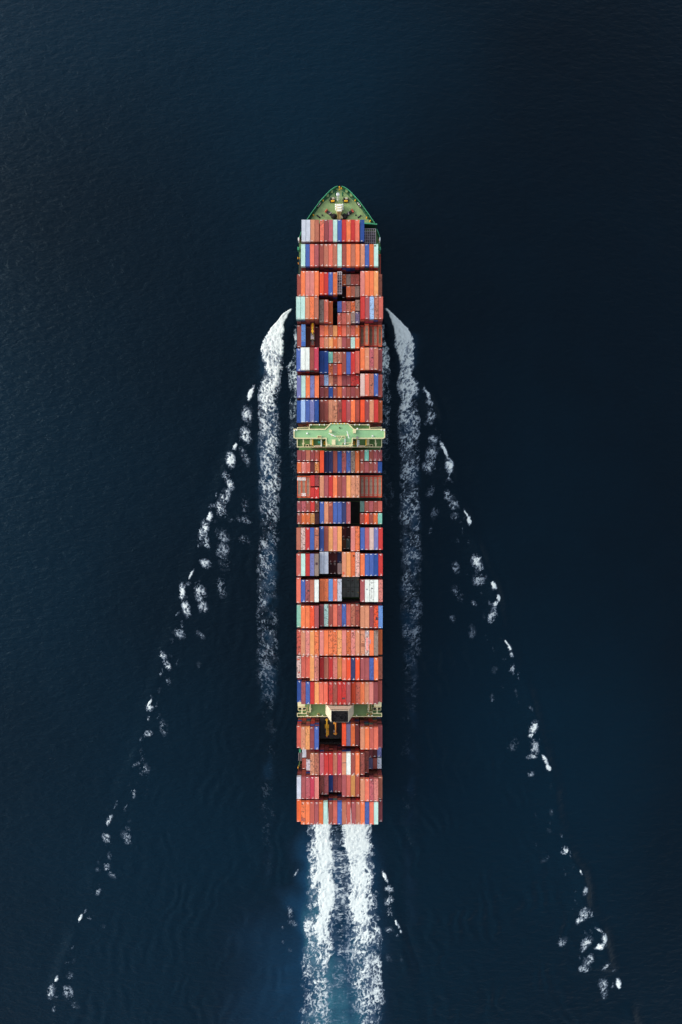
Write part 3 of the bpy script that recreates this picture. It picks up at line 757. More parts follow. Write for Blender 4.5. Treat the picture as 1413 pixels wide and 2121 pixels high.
part(mb, "cap_rail", RAIL_G, bk)

ZF = Z_FC + .02
def P3(u, v, z): 
    x, y = spot(u, v, z)
    return Vector((x, y, z))
# foremast: white pole with a ring at the head
a = P3(699.9, 417.5, ZF)
mb = MB().tube(a, a + Vector((.25, .1, 9)), .30, 8, .16)
fm = part(mb, "foremast", WHITE)
part(MB().tube(a + Vector((0, 0, 8.6)), a + Vector((.25, .1, 9.15)), 1.0, 10, .9), "mast_head", WHITE, fm)
mb = MB()
for dz in (3, 5.5, 7.4):
    mb.box(a.x - .9, a.x + 1.1, a.y - .08, a.y + .08, a.z + dz, a.z + dz + .15)
part(mb, "crosstree", WHITE, fm)
# mast house with mushroom vents and a tan catwalk running aft
x0, y0 = spot(697.2, 438.5, 26); x1, y1 = spot(708.3, 422.0, 26)
mb = MB().prism([(x0, y0), (x1, y0), (x1 + .2, y0 + 2), (x1, y1 - .9), (x1 - .6, y1), (x0 + .4, y1), (x0, y1 - .9), (x0 - .2, y0 + 2)], ZF, 26)
mh = part(mb, "mast_house", CREAM)
mb = MB()
for i in range(3):
    mb.box(x0 + .3, x1 - .3, y1 - 1.3 - i * 1.5, y1 - .5 - i * 1.5, 26, 26.4)
part(mb, "roof_plate", WHITE, mh)
for s, u in ((-1, 696.1), (1, 709.6)):
    for v in (427.4, 431.7, 436.5):
        c = P3(u, v, ZF)
        part(MB().tube(c, c + Vector((0, 0, 2.2)), .25, 8).dome((c.x, c.y, c.z + 2.1), .62, 8, 3, .7), "mushroom_vent", WHITE, mh)
xa, ya = spot(699.4, 456.5, 24.5); xb, yb = spot(705.0, 438.5, 24.5)
mb = MB().box(xa, xb, ya, yb, 24.2, 24.5)
for t in range(9):
    yy = ya + (yb - ya) * t / 8
    mb.box(xa, xb, yy - .07, yy + .07, 24.5, 24.6)
for xx in (xa, xb):
    mb.box(xx - .06, xx + .06, ya, yb, 24.5, 25.5)
    for t in range(4):
        yy = ya + (yb - ya) * t / 4
        mb.box(xx - .1, xx + .1, yy, yy + .2, ZF, 24.2)
part(mb, "catwalk", TAN)
c = P3(707.5, 451.5, ZF)
part(MB().box(c.x - .7, c.x + .7, c.y - .8, c.y + .8, ZF, ZF + 1.4).box(c.x - .8, c.x + .8, c.y - .9, c.y + .9, ZF + 1.4, ZF + 1.55), "vent_box", CREAM)

# mooring winches forward
def winch(u, v, mirror):
    c = P3(u, v, ZF)
    base = part(MB().box(c.x - 1.5, c.x + 1.5, c.y - 1.4, c.y + 1.4, ZF, ZF + .35)
                .box(c.x - 1.45, c.x - 1.05, c.y - 1.3, c.y + 1.3, ZF + .35, ZF + 1.5)
                .box(c.x + 1.05, c.x + 1.45, c.y - 1.3, c.y + 1.3, ZF + .35, ZF + 1.5), "mooring_winch", STEEL)
    part(MB().tube((c.x - 1.0, c.y - .75, ZF + 1.0), (c.x + 1.0, c.y - .75, ZF + 1.0), .55, 10), "winch_drum", YELLOW, base)
    part(MB().tube((c.x - .45, c.y + .75, ZF + 1.05), (c.x + .95, c.y + .75, ZF + 1.05), .6, 10), "rope_drum", ROPE, base)
    part(MB().tube((c.x - 1.5, c.y - .1, ZF + .8), (c.x - 2.1, c.y - .1, ZF + .8), .35, 8).tube((c.x + 1.5, c.y - .1, ZF + .8), (c.x + 2.1, c.y - .1, ZF + .8), .35, 8), "warping_head", STEEL, base)
winch(689.3, 415.5, 1); winch(716.6, 415.5, -1)
# anchor windlasses, set diagonally
def windlass(p, q_):
    a, b_ = P3(*p, ZF), P3(*q_, ZF)
    d = (b_ - a).normalized(); n_ = Vector((-d.y, d.x, 0))
    up = Vector((0, 0, 1))
    o = part(MB().bar(a + up * .45, b_ + up * .45, 1.5, .9).bar(a + up * 1.1 + d * 1.2, b_ + up * 1.1, .9, .6), "anchor_windlass", STEEL)
    part(MB().tube(a - n_ * 1.0 + up * .9, a + n_ * 1.0 + up * .9, .5, 10).bar(a - d * .4 + up * .3, a + d * .8 + up * .3, 1.7, .6), "windlass_motor", REDP, o)
    e = b_ + d * 1.4
    part(MB().tube(e - n_ * 1.3 + up * 1.0, e + n_ * 1.3 + up * 1.0, 1.25, 14), "chain_wheel", BLACKM, o)
    part(MB().bar(a + d * 2.6 - n_ * .9 + up * 1.5, a + d * 3.2 + n_ * .9 + up * 1.5, .5, .3), "brake_frame", GREYP, o)
    part(MB().tube(e + d * 1.4, e + d * 3.4 + Vector((0, 0, .5)), .30, 8), "anchor_chain", STEEL, o)
windlass((676.0, 437.8), (688.0, 447.0)); windlass((730.3, 437.8), (718.0, 447.0))
# bollards, vents, fairleads, rope bays
def bollard(u, v, z, mat=STEEL, ang=0.0, r=.28, h=1.0, k=1.0):
    c = P3(u, v, z); d = Vector((math.cos(ang), math.sin(ang), 0)) * .75 * k
    part(MB().tube(c - d, c - d + Vector((0, 0, h)), r, 8).tube(c + d, c + d + Vector((0, 0, h)), r, 8).bar(c - d * 1.7 + Vector((0, 0, .12)), c + d * 1.7 + Vector((0, 0, .12)), .75 * k, .2), "bollard", mat)
for u, v, ang in ((660.0, 449.0, -.7), (744.8, 449.0, .7), (695.6, 402.5, 1.57), (709.6, 402.5, 1.57)):
    bollard(u, v, ZF, BULW_G if v < 420 else STEEL, ang)
for u, v in ((667.5, 446.3), (737.3, 446.3)):
    c = P3(u, v, ZF)
    part(MB().tube(c, c + Vector((0, 0, .7)), .42, 8), "deck_vent", STEEL)
for s in (-1, 1):
    uu = 702.5 + s * 41.5
    c = P3(uu, 425.2, ZF)
    ang = R(52) * s * -1
    d = Vector((math.sin(ang) * -1 * 1, math.cos(ang), 0)); n_ = Vector((d.y, -d.x, 0))
    d = Vector((s * -.62, .78, 0)); n_ = Vector((.78, s * .62, 0))
    o = part(MB().bar(c - d * 1.8 + Vector((0, 0, .35)), c + d * 1.8 + Vector((0, 0, .35)), 1.3, .5), "fairlead_bay", STEEL)
    for t in (-1.0, .2, 1.2):
        part(MB().tube(c + d * t + Vector((0, 0, .6)), c + d * t + Vector((0, 0, 1.05)), .38, 8), "rope_coil", ROPE if t != .2 else WHITE, o)
for u, v in ((703.4, 388.6), (703.3, 393.6), (707.2, 391.2), (669.5, 416.2), (736.0, 416.0), (766.8, 458.6), (759.5, 452), (649.5, 446.5)):
    c = P3(u, v, ZF)
    part(MB().tube(c, c + Vector((0, 0, 1.0)), .42, 8).dome((c.x, c.y, c.z + 1.0), .42, 8, 2, .5), "fairlead_roller", YELLOW)
for s, u, v in ((-1, 678.6, 405.6), (1, 727.4, 405.6), (-1, 687.4, 397.0), (1, 718.0, 397.0)):
    c = P3(u, v, ZF)
    part(MB().box(c.x - .7, c.x + .7, c.y - .9, c.y + .9, ZF, ZF + 1.2), "deck_locker", DECK_G)

# side items on the main deck near the bow
for u, v in ((618.6, 495.0), (787.0, 495.0)):
    c = P3(u, v, 19)
    part(MB().box(c.x - .34, c.x + .34, c.y - .95, c.y + .95, Z_MAIN, 19), "sidelight_screen", WHITE)
for u, v, m_ in ((621.0, 498.5, ORANGE_Y), (784.6, 498.5, ORANGE_Y), (618.8, 519, YELLOW), (617.2, 535, YELLOW), (620.4, 536, YELLOW), (620.5, 558.8, YELLOW), (785.8, 519.5, YELLOW), (618.2, 546, ORANGE_Y), (612.5 + 6, 1587.0, YELLOW), (617.4, 1590, ORANGE_Y)):
    bollard(u, v, Z_MAIN + .02, m_, 1.57 + .4 * random.random(), .17, .8, .45)
for u, v in ((787.0, 514.5), (618.4, 514.5), (621.8, 1555.6)):
    c = P3(u, v, 18)
    part(MB().box(c.x - .6, c.x + .6, c.y - .9, c.y + .9, Z_MAIN, 18).box(c.x - .3, c.x + .3, c.y - .3, c.y + .3, 18, 18.3), "deck_locker", RAIL_G)
c = P3(619.0, 1565, 17)
part(MB().box(c.x - .12, c.x + .12, c.y - 2.6, c.y + 2.0, 17, 18).box(c.x + .5, c.x + 1.7, c.y - 3, c.y + 2, Z_MAIN, 17.2), "gangway", GREYP)
c = P3(791.4, 958, 15.5)
mb = MB()
for i in range(24):
    mb.tube((CX + 23.75, 41 - i * 1.2, Z_MAIN), (CX + 23.75, 41 - i * 1.2, Z_MAIN + 1.1), .05, 5)
for dz in (.55, 1.1):
    mb.tube((CX + 23.75, 41, Z_MAIN + dz), (CX + 23.75, 13, Z_MAIN + dz), .07, 5)
part(mb, "side_railing", CREAM)

# ------------------------------------------------------------------ bridge house
def poly_px(pts, z): return [spot(u, v, z) for u, v in pts]
def coaming(poly, z, h, t=.42, drop=.3):
    """low parapet following a closed outline"""
    m_ = MB(); n_ = len(poly)
    a2 = sum(poly[i][0] * poly[(i + 1) % n_][1] - poly[(i + 1) % n_][0] * poly[i][1] for i in range(n_))
    if a2 < 0: poly = poly[::-1]
    inner = []
    for i in range(n_):
        p0, p1, p2 = Vector(poly[i - 1]), Vector(poly[i]), Vector(poly[(i + 1) % n_])
        d1, d2 = (p1 - p0).normalized(), (p2 - p1).normalized()
        n1, n2 = Vector((-d1.y, d1.x)), Vector((-d2.y, d2.x))
        bis = (n1 + n2); bis = bis / max(bis.dot(n1), .3)
        inner.append(p1 + bis * t)
    for i in range(n_):
        j = (i + 1) % n_
        q4 = [tuple(poly[i]), tuple(poly[j]), tuple(inner[j]), tuple(inner[i])]
        m_.hexa([(x, y, z - drop) for x, y in q4], [(x, y, z + h) for x, y in q4])
    return m_
ZB = 47.0
wing = poly_px([(608.3, 888.5), (673.2, 888.5), (684.5, 876.8), (721.8, 876.8), (733.4, 888.5), (797.7, 888.5), (797.7, 906.6), (793.5, 908.8), (730.9, 908.8), (730.9, 924.6), (674.8, 924.6), (674.8, 908.8), (612.6, 908.8), (608.3, 906.6)], ZB)
bridge = part(MB().prism(wing, ZB - 3.0, ZB), "wheelhouse", BRIDGE_G)
part(coaming(wing, ZB, .55, .5, .4), "deck_edge", CREAM, bridge)
z4_ = 40.5
xw0, yw0 = spot(641, 924.5, 44); xw1, yw1 = spot(766, 886, 44)
xc0, xc1 = spot(675.4, 900, 44)[0], spot(730.3, 900, 44)[0]
ym = spot(0, 907.5, 44)[1]
part(MB().box(xw0, xw1, ym, yw1 - 1.2, Z_MAIN, 43.9).box(xc0, xc1, yw0 + .6, ym + .01, Z_MAIN, 43.9)
     .box(xw0, xw1, yw0 + 1.6, ym + .02, Z_MAIN, z4_ - 2.5), "accommodation_block", CREAM)
for s in (-1, 1):       # wing end struts
    x = CX + s * 22.5
    part(MB().bar((x, 42.6, 44.2), (CX + s * 18.2, 42.6, 35), .7, .7), "wing_strut", CREAM, bridge)
mb = MB()
xL, yF = spot(684.5, 876.8, ZB); xR, _ = spot(721.8, 876.8, ZB)
nwin = 11
for i in range(nwin):
    t0, t1 = i / nwin, (i + 1) / nwin
    part(MB().box(xL + (xR - xL) * t0 + .08, xL + (xR - xL) * t1 - .08, yF + .002, yF + .08, ZB - 2.1, ZB - .7), "bridge_window", GLASS, bridge)
    c = (xL + (xR - xL) * (t0 + t1) / 2, yF - .25)
    part(MB().box(c[0] - .25, c[0] + .25, c[1] - .2, c[1] + .2, ZB + .5, ZB + .8), "window_washer", YELLOW if i % 2 else WHITE, bridge)
# forward and side decks
z2 = 41.0
fd = poly_px([(640.4, 879.6), (766.2, 879.6), (766.2, 892), (640.4, 892)], z2)
fdo = part(MB().prism(fd, z2 - .4, z2), "forward_deck", DARK_G)
part(coaming(fd, z2, .9, .34), "deck_edge", CREAM, fdo)
for u in (644.5, 662, 672, 735, 744.5, 762.5):
    c = P3(u, 880.0, z2 + 1)
    part(MB().tube(c, c + Vector((0, 0, .5)), .4, 8), "deck_light", WHITE, fdo)
for s, ua, ub in ((-1, 615.6, 640.2), (1, 766.4, 791.0)):
    sd_ = poly_px([(ua, 885.6), (ub, 884.4), (ub, 910), (ua, 910)], 33)
    so = part(MB().prism(sd_, 32.6, 33), "side_deck", FUNNEL_G)
    part(coaming(sd_, 33, .9, .3), "deck_edge", CREAM, so)
# after decks with stair wells
z3 = 32.0
def rect_px(u0, v0, u1, v1, z): return poly_px([(u0, v0), (u1, v0), (u1, v1), (u0, v1)], z)
ad_ = rect_px(615.4, 906, 791.2, 926.8, z3)
ado = part(MB().prism(ad_, z3 - .5, z3), "after_deck", DARK_G)
part(coaming(ad_, z3, 1.0, .4), "deck_edge", CREAM, ado)
for u, v in ((636.8, 923.8), (769.3, 923.8)):
    w_ = rect_px(u - 3.4, v - 3.2, u + 3.4, v + 2.4, z3)
    so = part(coaming(w_, z3, .9, .3), "stair_well", CREAM, ado)
    part(MB().prism(rect_px(u - 2.9, v - 2.7, u + 2.9, v + 1.9, z3), z3 + .01, z3 + .06), "well_dark_sheet", BLACKM, ado)  # black sheet on the solid deck, painted shade of the well
z4 = 40.5
for s in (-1, 1):
    def mu(u): return u if s < 0 else 1406.3 - u
    md = poly_px([(mu(646.6), 909), (mu(666.3), 909), (mu(666.3), 925.6), (mu(652), 925.6), (mu(647.0), 922)], z4)
    mdo = part(MB().prism(md, z4 - .5, z4), "middle_deck", DARK_G)
    part(coaming(md, z4, .9, .35), "deck_edge", CREAM, mdo)
    bx = poly_px([(mu(652.5), 922.6), (mu(666), 922.6), (mu(666), 925.6), (mu(653.5), 925.6)], z4 + 1)
    part(MB().prism(bx, z4 + .1, z4 + 1.5), "deck_box", paint("pinkish_cream", rgb((214, 184, 152), K_ALB), .6, .1), mdo)
    xx, yy = spot(mu(665.6), 918, z4 + 1)
    part(MB().box(xx - .35, xx + .35, yy - 1.85, yy + 1.85, z4 - 2.4, z4 + 1.6), "ladder_trunk", WHITE, mdo)
    xx, yy = spot(mu(648.0), 915.5, z4 + 1)
    part(MB().box(xx - .28, xx + .28, yy - 1.9, yy + 1.9, z4, z4 + 1.3), "yellow_rail", YELLOW, mdo)
    o_ = rect_px(mu(671.0), 914.5, mu(674.3), 921, z4)
    part(coaming(o_, z4 - .8, 1.0, .22), "stair_rail", YELLOW, mdo)
    part(MB().prism(rect_px(mu(666.6), 909, mu(674.6), 925.4, z4 - 2), z4 - 2.4, z4 - 2), "inner_deck", DARK_G, mdo)
    part(MB().prism(rect_px(mu(671.4), 914.8, mu(674.2), 920.6, z4 - 1.9), z4 - 1.98, z4 - 1.94), "well_dark_sheet", BLACKM, mdo)  # another black sheet for the dark inside a stair well
    if s < 0:
        xx, yy = spot(661.5, 916, z4 + 1)
        part(MB().box(xx - .75, xx + .6, yy - .6, yy + .6, z4, z4 + 1.1), "locker", TEAL, mdo)
    else:
        for k in range(3):
            xx, yy = spot(743.5, 913.2 + 3.6 * k, z4 + 1)
            part(MB().box(xx - .5, xx + .3, yy - .3, yy + .4, z4, z4 + 1.2), "life_raft_canister", WHITE, mdo)
        xx, yy = spot(740, 912.5, z4 + 1)
        part(MB().box(xx - .5, xx + .5, yy - 2.4, yy + 1.0, z4 - 1, z4 + 1.4), "ladder_cage", YELLOW, mdo)
    # provision davit: a cream boom with two arms at its foot
    px_, py_ = spot(mu(628.8), 910, z3 + 3); qx, qy = spot(mu(628.3 if s < 0 else 627.7), 924, z3 + 1)
    dv = part(MB().bar((px_, py_, z3 + 4.0), (qx, qy, z3 + 1.2), .62, .5), "provision_davit", CREAM, ado)
    part(MB().bar((qx - .7, qy + 1.8, z3 + .9), (qx, qy + .3, z3 + 1.2), .28, .3).bar((qx + .7, qy + 1.8, z3 + .9), (qx, qy + .3, z3 + 1.2), .28, .3).tube((qx, qy + .4, z3), (qx, qy + .4, z3 + 1.4), .4, 8), "davit_arm", CREAM, ado)

# gear on the bridge roof
zb = ZB + .002
c = P3(636.4, 897.3, zb + 1.5)
part(MB().dome((c.x, c.y, zb + .6), .55, 12, 4, 1.2).tube((c.x, c.y, zb), (c.x, c.y, zb + .6), .35, 8), "satellite_dome", WHITE, bridge)
c = P3(684.6, 892.6, zb + 2)
part(MB().tube((c.x, c.y, zb), (c.x, c.y, zb + 1.2), .5, 8).tube((c.x, c.y, zb + 1.2), (c.x, c.y, zb + 1.9), .85, 10).box(c.x - .1, c.x + .75, c.y - .9, c.y - .2, zb + .4, zb + 1.4), "searchlight", CREAM, bridge)
c = P3(734.2, 893.6, zb + 2)
part(MB().box(c.x - .72, c.x + .72, c.y - .85, c.y + .85, zb, zb + 2).box(c.x - .8, c.x + .8, c.y - .93, c.y + .93, zb + 2, zb + 2.15), "roof_box", CREAM, bridge)
c = P3(703.4, 886.3, zb)
part(MB().tube((c.x, c.y, zb), (c.x, c.y, zb + .9), .32, 8).box(c.x + .2, c.x + .5, c.y - .4, c.y + .2, zb, zb + .7), "magnetic_compass", STEEL, bridge)
def radar(u, v, ang, L_):
    c = P3(u, v, zb + 4)
    d = Vector((math.cos(ang), math.sin(ang), 0))
    o = part(MB().tube((c.x, c.y, zb), (c.x, c.y, zb + 3.7), .28, 8).box(c.x - .55, c.x + .55, c.y - .6, c.y + .5, zb + 3.0, zb + 3.75), "radar_scanner", CREAM, bridge)
    m_ = MB().bar(Vector((c.x, c.y, zb + 4.1)) - d * L_, Vector((c.x, c.y, zb + 4.1)) + d * L_, .34, .45)
    ob = part(m_, "radar_aerial", WHITE, bridge)
radar(688.3, 901.0, R(-26), 2.05); radar(720.9, 900.6, R(-74), 2.05)
# signal mast with V arms
c = P3(703.2, 913.0, zb)
part(MB().tube((c.x, c.y, zb), (c.x, c.y, zb + 2.5), .34, 8).bar((c.x, c.y, zb + 2), (c.x - 1.3, c.y + 2.0, zb + 2.6), .28, .3).bar((c.x, c.y, zb + 2), (c.x + 1.3, c.y + 2.0, zb + 2.6), .28, .3)
     .dome((c.x, c.y + 1.4, zb + 2.3), .28, 8, 3), "signal_mast", CREAM, bridge)
mb = MB()
xa, ya = spot(694.5, 903.8, zb); xb, yb = spot(714.8, 903.8, zb)
mb.box(xa, xb, ya - .2, ya + .2, zb, zb + .9).box(xb - .2, xb + .2, ya - 1.2, ya - .2, zb, zb + .9).box(xb - 1.6, xb - .2, ya - 1.3, ya - 1.0, zb, zb + .9)
part(mb, "roof_railing", CREAM, bridge)
c = P3(691.2, 916.0, zb + 1)
part(MB().box(c.x - .9, c.x + .9, c.y - 1.35, c.y + 1.35, zb, zb + 1.0).box(c.x - .98, c.x + .98, c.y - 1.43, c.y + 1.43, zb + 1, zb + 1.12), "roof_hatch", CREAM, bridge)
xa, ya = spot(714.8, 908.5, zb + 1); xb, yb = spot(714.8, 919.2, zb + 1)
part(MB().box(xa - .22, xa + .22, yb, ya, zb, zb + .8).dome((xb, yb, zb + .5), .45, 8, 3), "antenna_post", WHITE, bridge)
mb = MB()
xa, ya = spot(708.8, 924, zb); xb, yb = spot(730, 917.8, zb)
mb.box(xa, xb, yb - .1, yb + .1, zb, zb + .8).box(xa - .1, xa + .1, ya + .3, yb - .1, zb, zb + .8)
part(mb, "roof_railing", CREAM, bridge)
for s, u in ((-1, 677.5), (1, 728.4)):
    c = P3(u, 921.5, zb)
    part(MB().bar((c.x, c.y + 1.2, zb + 1.4), (c.x, c.y - .9, zb + .8), .4, .4).bar((c.x - s * 1.6, c.y + .1, zb + 1.2), (c.x + s * .6, c.y, zb + 1.2), .35, .35).bar((c.x - .7, c.y - 1.1, zb + .5), (c.x, c.y, zb + 1.1), .3, .3).bar((c.x + .7, c.y - 1.1, zb + .5), (c.x, c.y, zb + 1.1), .3, .3), "rescue_davit", CREAM, bridge)
c = P3(772.3, 902.3, zb + 1)
part(MB().dome((c.x, c.y, zb + .6), .42, 10, 3).bar((c.x, c.y, zb + .5), (c.x - .75, c.y - .95, zb), .2, .25).bar((c.x, c.y, zb + .5), (c.x + .75, c.y - .95, zb), .2, .25), "antenna_tripod", WHITE, bridge)
for u, v in ((609.8, 892.0), (796.2, 891.4), (614.5, 890.4), (790.3, 890.4), (740.2, 888.0)):
    c = P3(u, v, zb + 1)
    part(MB().tube((c.x, c.y, zb), (c.x, c.y, zb + 1.2), .42, 8), "wing_repeater", WHITE, bridge)
w_ = rect_px(657.6, 902.6, 665.8, 908.6, zb)
part(coaming(w_, zb, .9, .22), "ladder_hatch", CREAM, bridge)
c = P3(661, 906, zb)
part(MB().box(c.x - .6, c.x + .5, c.y - .5, c.y + .4, zb, zb + .5), "hatch_lid", TAN, bridge)
w_ = rect_px(738.0, 904.6, 742.0, 908.6, zb)
part(MB().prism(w_, zb, zb + .9), "grating", GREYP, bridge)

# ------------------------------------------------------------------ funnel house
zf = 30.0
fdk = poly_px([(615.8, 1476.4), (634.5, 1476.4), (634.5, 1473.2), (643.2, 1473.2), (643.2, 1455), (763.2, 1455), (763.2, 1473.2), (772.2, 1473.2), (772.2, 1476.4), (791.2, 1476.4), (791.2, 1483.8), (615.8, 1483.8)], zf)
fo = part(MB().prism(fdk, zf - .5, zf), "funnel_deck", FUNNEL_G)
part(coaming(fdk, zf, .9, .3), "deck_edge", CREAM, fo)
xa, ya = spot(640, 1484, zf); xb, yb = spot(766, 1457, zf)
part(MB().box(xa, xb, ya + .8, yb - .5, Z_MAIN, zf - .6), "engine_casing", CREAM, fo)
zt = 54.0
def q4(u0, v0, u1, v1, z): 
    (xa, ya), (xb, yb) = spot(u0, v0, z), spot(u1, v1, z)
    return [(xa, yb), (xb, yb), (xb, ya), (xa, ya)]
bq, tq = q4(674.4, 1457.5, 733.2, 1478.2, zf), q4(685.9, 1471.6, 721.9, 1495.8, zt)
iq = q4(686.4, 1472.2, 721.4, 1495.6, zt)
# casing as four thick walls, open at the top
mb = MB()
for i in range(4):
    j = (i + 1) % 4
    b_in = [(bq[k][0] * .97 + sum(p[0] for p in bq) / 4 * .03, bq[k][1] * .97 + sum(p[1] for p in bq) / 4 * .03) for k in (i, j)]
    mb.add([(*bq[i], zf), (*bq[j], zf), (*tq[j], zt), (*tq[i], zt), (*b_in[0], zf), (*b_in[1], zf), (*iq[j], zt), (*iq[i], zt)],
           [(0, 1, 2, 3), (5, 4, 7, 6), (3, 2, 6, 7)])
fun = part(mb, "funnel", FUNNEL_C, fo)
lq = [((a[0] * .86 + b_[0] * .14), (a[1] * .86 + b_[1] * .14)) for a, b_ in zip(iq, bq)]
part(MB().prism([(x * .995, y) for x, y in iq], zt - 2.2, zt - .95), "funnel_top", BLACKM, fo)
part(coaming(iq, zt - .5, .53, .30, .7), "funnel_rim", BLACKM, fo)
for u, v, r_, h_ in ((708.8, 1485.0, 1.35, .9), (697.5, 1482, .62, .5), (693.5, 1479, .4, .5), (694, 1488, .4, .4), (715.5, 1478, .35, .5)):
    c = P3(u, v, zt - .8)
    m_ = MB(); n_ = 16
    ro, ri = r_, r_ * .86
    for k in range(n_):
        t0, t1 = 2 * math.pi * k / n_, 2 * math.pi * (k + 1) / n_
        A_ = [(c.x + ro * math.cos(t), c.y + ro * math.sin(t)) for t in (t0, t1)]
        B_ = [(c.x + ri * math.cos(t), c.y + ri * math.sin(t)) for t in (t1, t0)]
        m_.prism(A_ + B_, zt - 1.0, zt - .95 + h_)
    m_.tube((c.x, c.y, zt - .97), (c.x, c.y, zt - .93), ri, 12)
    part(m_, "exhaust_pipe", BLACKM, fo)
for s in (-1, 1):
    def mu(u): return u if s < 0 else 1407 - u
    # side louvre on the casing
    xx, yy = spot(mu(682.6), 1478.2, 46)
    xq = CX + s * (5.75)
    # ventilator housings outboard, with a boom standing below
    h1 = poly_px([(mu(616.5), 1454.6), (mu(624.5), 1454.6), (mu(624.5), 1458), (mu(632), 1458), (mu(632), 1463.4), (mu(616.8), 1463.4)], 33)
    ho = part(MB().prism(h1, 27, 33), "vent_housing", CREAM, fo)
    part(MB().prism(poly_px([(mu(617), 1462.6), (mu(631.8), 1462.6), (mu(631.8), 1464.2), (mu(617), 1464.2)], 32), 31.5, 32.2), "housing_ledge", TAN, fo)
    pa, pb = P3(mu(626), 1462, 31), P3(mu(625.4), 1476.5, 30.6)
    part(MB().bar(pa, pb, .5, .4).bar(pb + Vector((-.55, 0, 0)), pb + Vector((.55, 0, 0)), .5, .5).box(pa.x - .45, pa.x + .45, pa.y - 1.6, pa.y - .6, 29, 31.3), "boom_crutch", CREAM, fo)
    pl = rect_px(mu(617.6), 1464.0, mu(634.8), 1470.8, 26)
    po = part(coaming(pl, 26, 1.0, .28), "side_platform", CREAM, fo)
    part(MB().prism(pl, 25.4, 25.9), "platform_floor", STEEL, fo)
    xx, yy = spot(mu(637), 1466, 28)
    part(MB().box(xx - .16, xx + .16, yy - 3.4, yy + 3.4, 26, 28.2), "platform_rail", CREAM, fo)
    xx, yy = spot(mu(640.8), 1466, 28)
    part(MB().box(xx - .14, xx + .14, yy - 2.8, yy + 2.8, 27, 29.0), "stair_rail", YELLOW, fo)
    for u, v in ((638.2, 1479.2), (659.5, 1479.0)) if s < 0 else ((638.2, 1479.2), (645.2, 1479.2)):
        c = P3(mu(u), v, zf)
        m_ = MB()
        for k in range(10):
            t0, t1 = 2 * math.pi * k / 10, 2 * math.pi * (k + 1) / 10
            m_.prism([(c.x + .62 * math.cos(t0), c.y + .62 * math.sin(t0)), (c.x + .62 * math.cos(t1), c.y + .62 * math.sin(t1)), (c.x + .44 * math.cos(t1), c.y + .44 * math.sin(t1)), (c.x + .44 * math.cos(t0), c.y + .44 * math.sin(t0))], zf, zf + .8)
        part(m_, "vent_ring", TAN, fo)
        part(MB().tube((c.x, c.y, zf + .01), (c.x, c.y, zf + .05), .42, 10).tube((c.x + .15, c.y + .3, zf + .05), (c.x + .15, c.y + .3, zf + .6), .12, 6), "vent_dark_disc", BLACKM, fo)  # black disc puts the shade inside the vent into colour
        c = P3(mu(u - 1.8 * s * s), v + 2.3, zf)
        part(MB().box(c.x - .4, c.x + .4, c.y - .22, c.y + .22, zf, zf + .9), "deck_light", WHITE, fo)
    for u, v in ((644.5, 1468.4), (668.2, 1481.6)):
        c = P3(mu(u), v, zf)
        part(MB().dome((c.x, c.y, zf + .2), .36, 8, 3), "deck_light", WHITE, fo)

# ------------------------------------------------------------------ containers
PAL = {
 'a': ("pale mint", (190, 228, 214)), 'A': ("sea green", (126, 200, 178)), 'b': ("royal blue", (72, 100, 174)), 'B': ("deep blue", (40, 78, 152)),
 'n': ("navy blue", (52, 58, 104)), 'v': ("periwinkle blue", (120, 124, 180)), 'V': ("slate purple", (110, 103, 137)), 'l': ("pale blue", (162, 192, 230)),
 'L': ("sky blue", (102, 148, 212)), 'r': ("red", (206, 54, 50)), 'R': ("vermilion", (248, 84, 44)), 'o': ("orange", (251, 126, 74)), 'O': ("burnt orange", (224, 108, 56)),
 'c': ("coral", (238, 116, 90)), 'C': ("dull coral", (205, 98, 82)), 's': ("salmon pink", (227, 133, 120)), 't': ("tan", (221, 143, 106)), 'T': ("dark teal", (78, 110, 102)),
 'y': ("amber", (246, 162, 96)), 'Y': ("ochre", (202, 138, 74)), 'm': ("maroon", (150, 70, 72)), 'M': ("dark maroon", (104, 46, 46)), 'D': ("blackish maroon", (70, 32, 34)),
 'k': ("brick brown", (160, 78, 66)), 'K': ("light brown", (191, 111, 86)), 'p': ("dusty rose", (173, 85, 86)), 'P': ("rose pink", (198, 96, 102)), 'e': ("crimson", (206, 62, 84)),
 'w': ("white", (238, 243, 232)), 'g': ("pale grey", (204, 210, 220)), 'G': ("weathered grey", (152, 130, 116)), 'z': ("pale pink", (224, 190, 178)), 'd': ("olive brown", (102, 70, 40)), 'h': ("chocolate brown", (118, 66, 52)),
}
TIER = 2.75
Z_HATCH = 16.5
def ztier(n): return Z_HATCH + TIER * n
PITCH, GAP, CW = 2.478, 0.30, 2.345
def colx(i, gaps=(5, 14)):
    x = (i - 9) * PITCH
    g0, g1 = gaps
    mid = (g0 + g1 - 1) / 2
    if i < g0: x -= GAP
    if i >= g1: x += GAP
    return CX + x

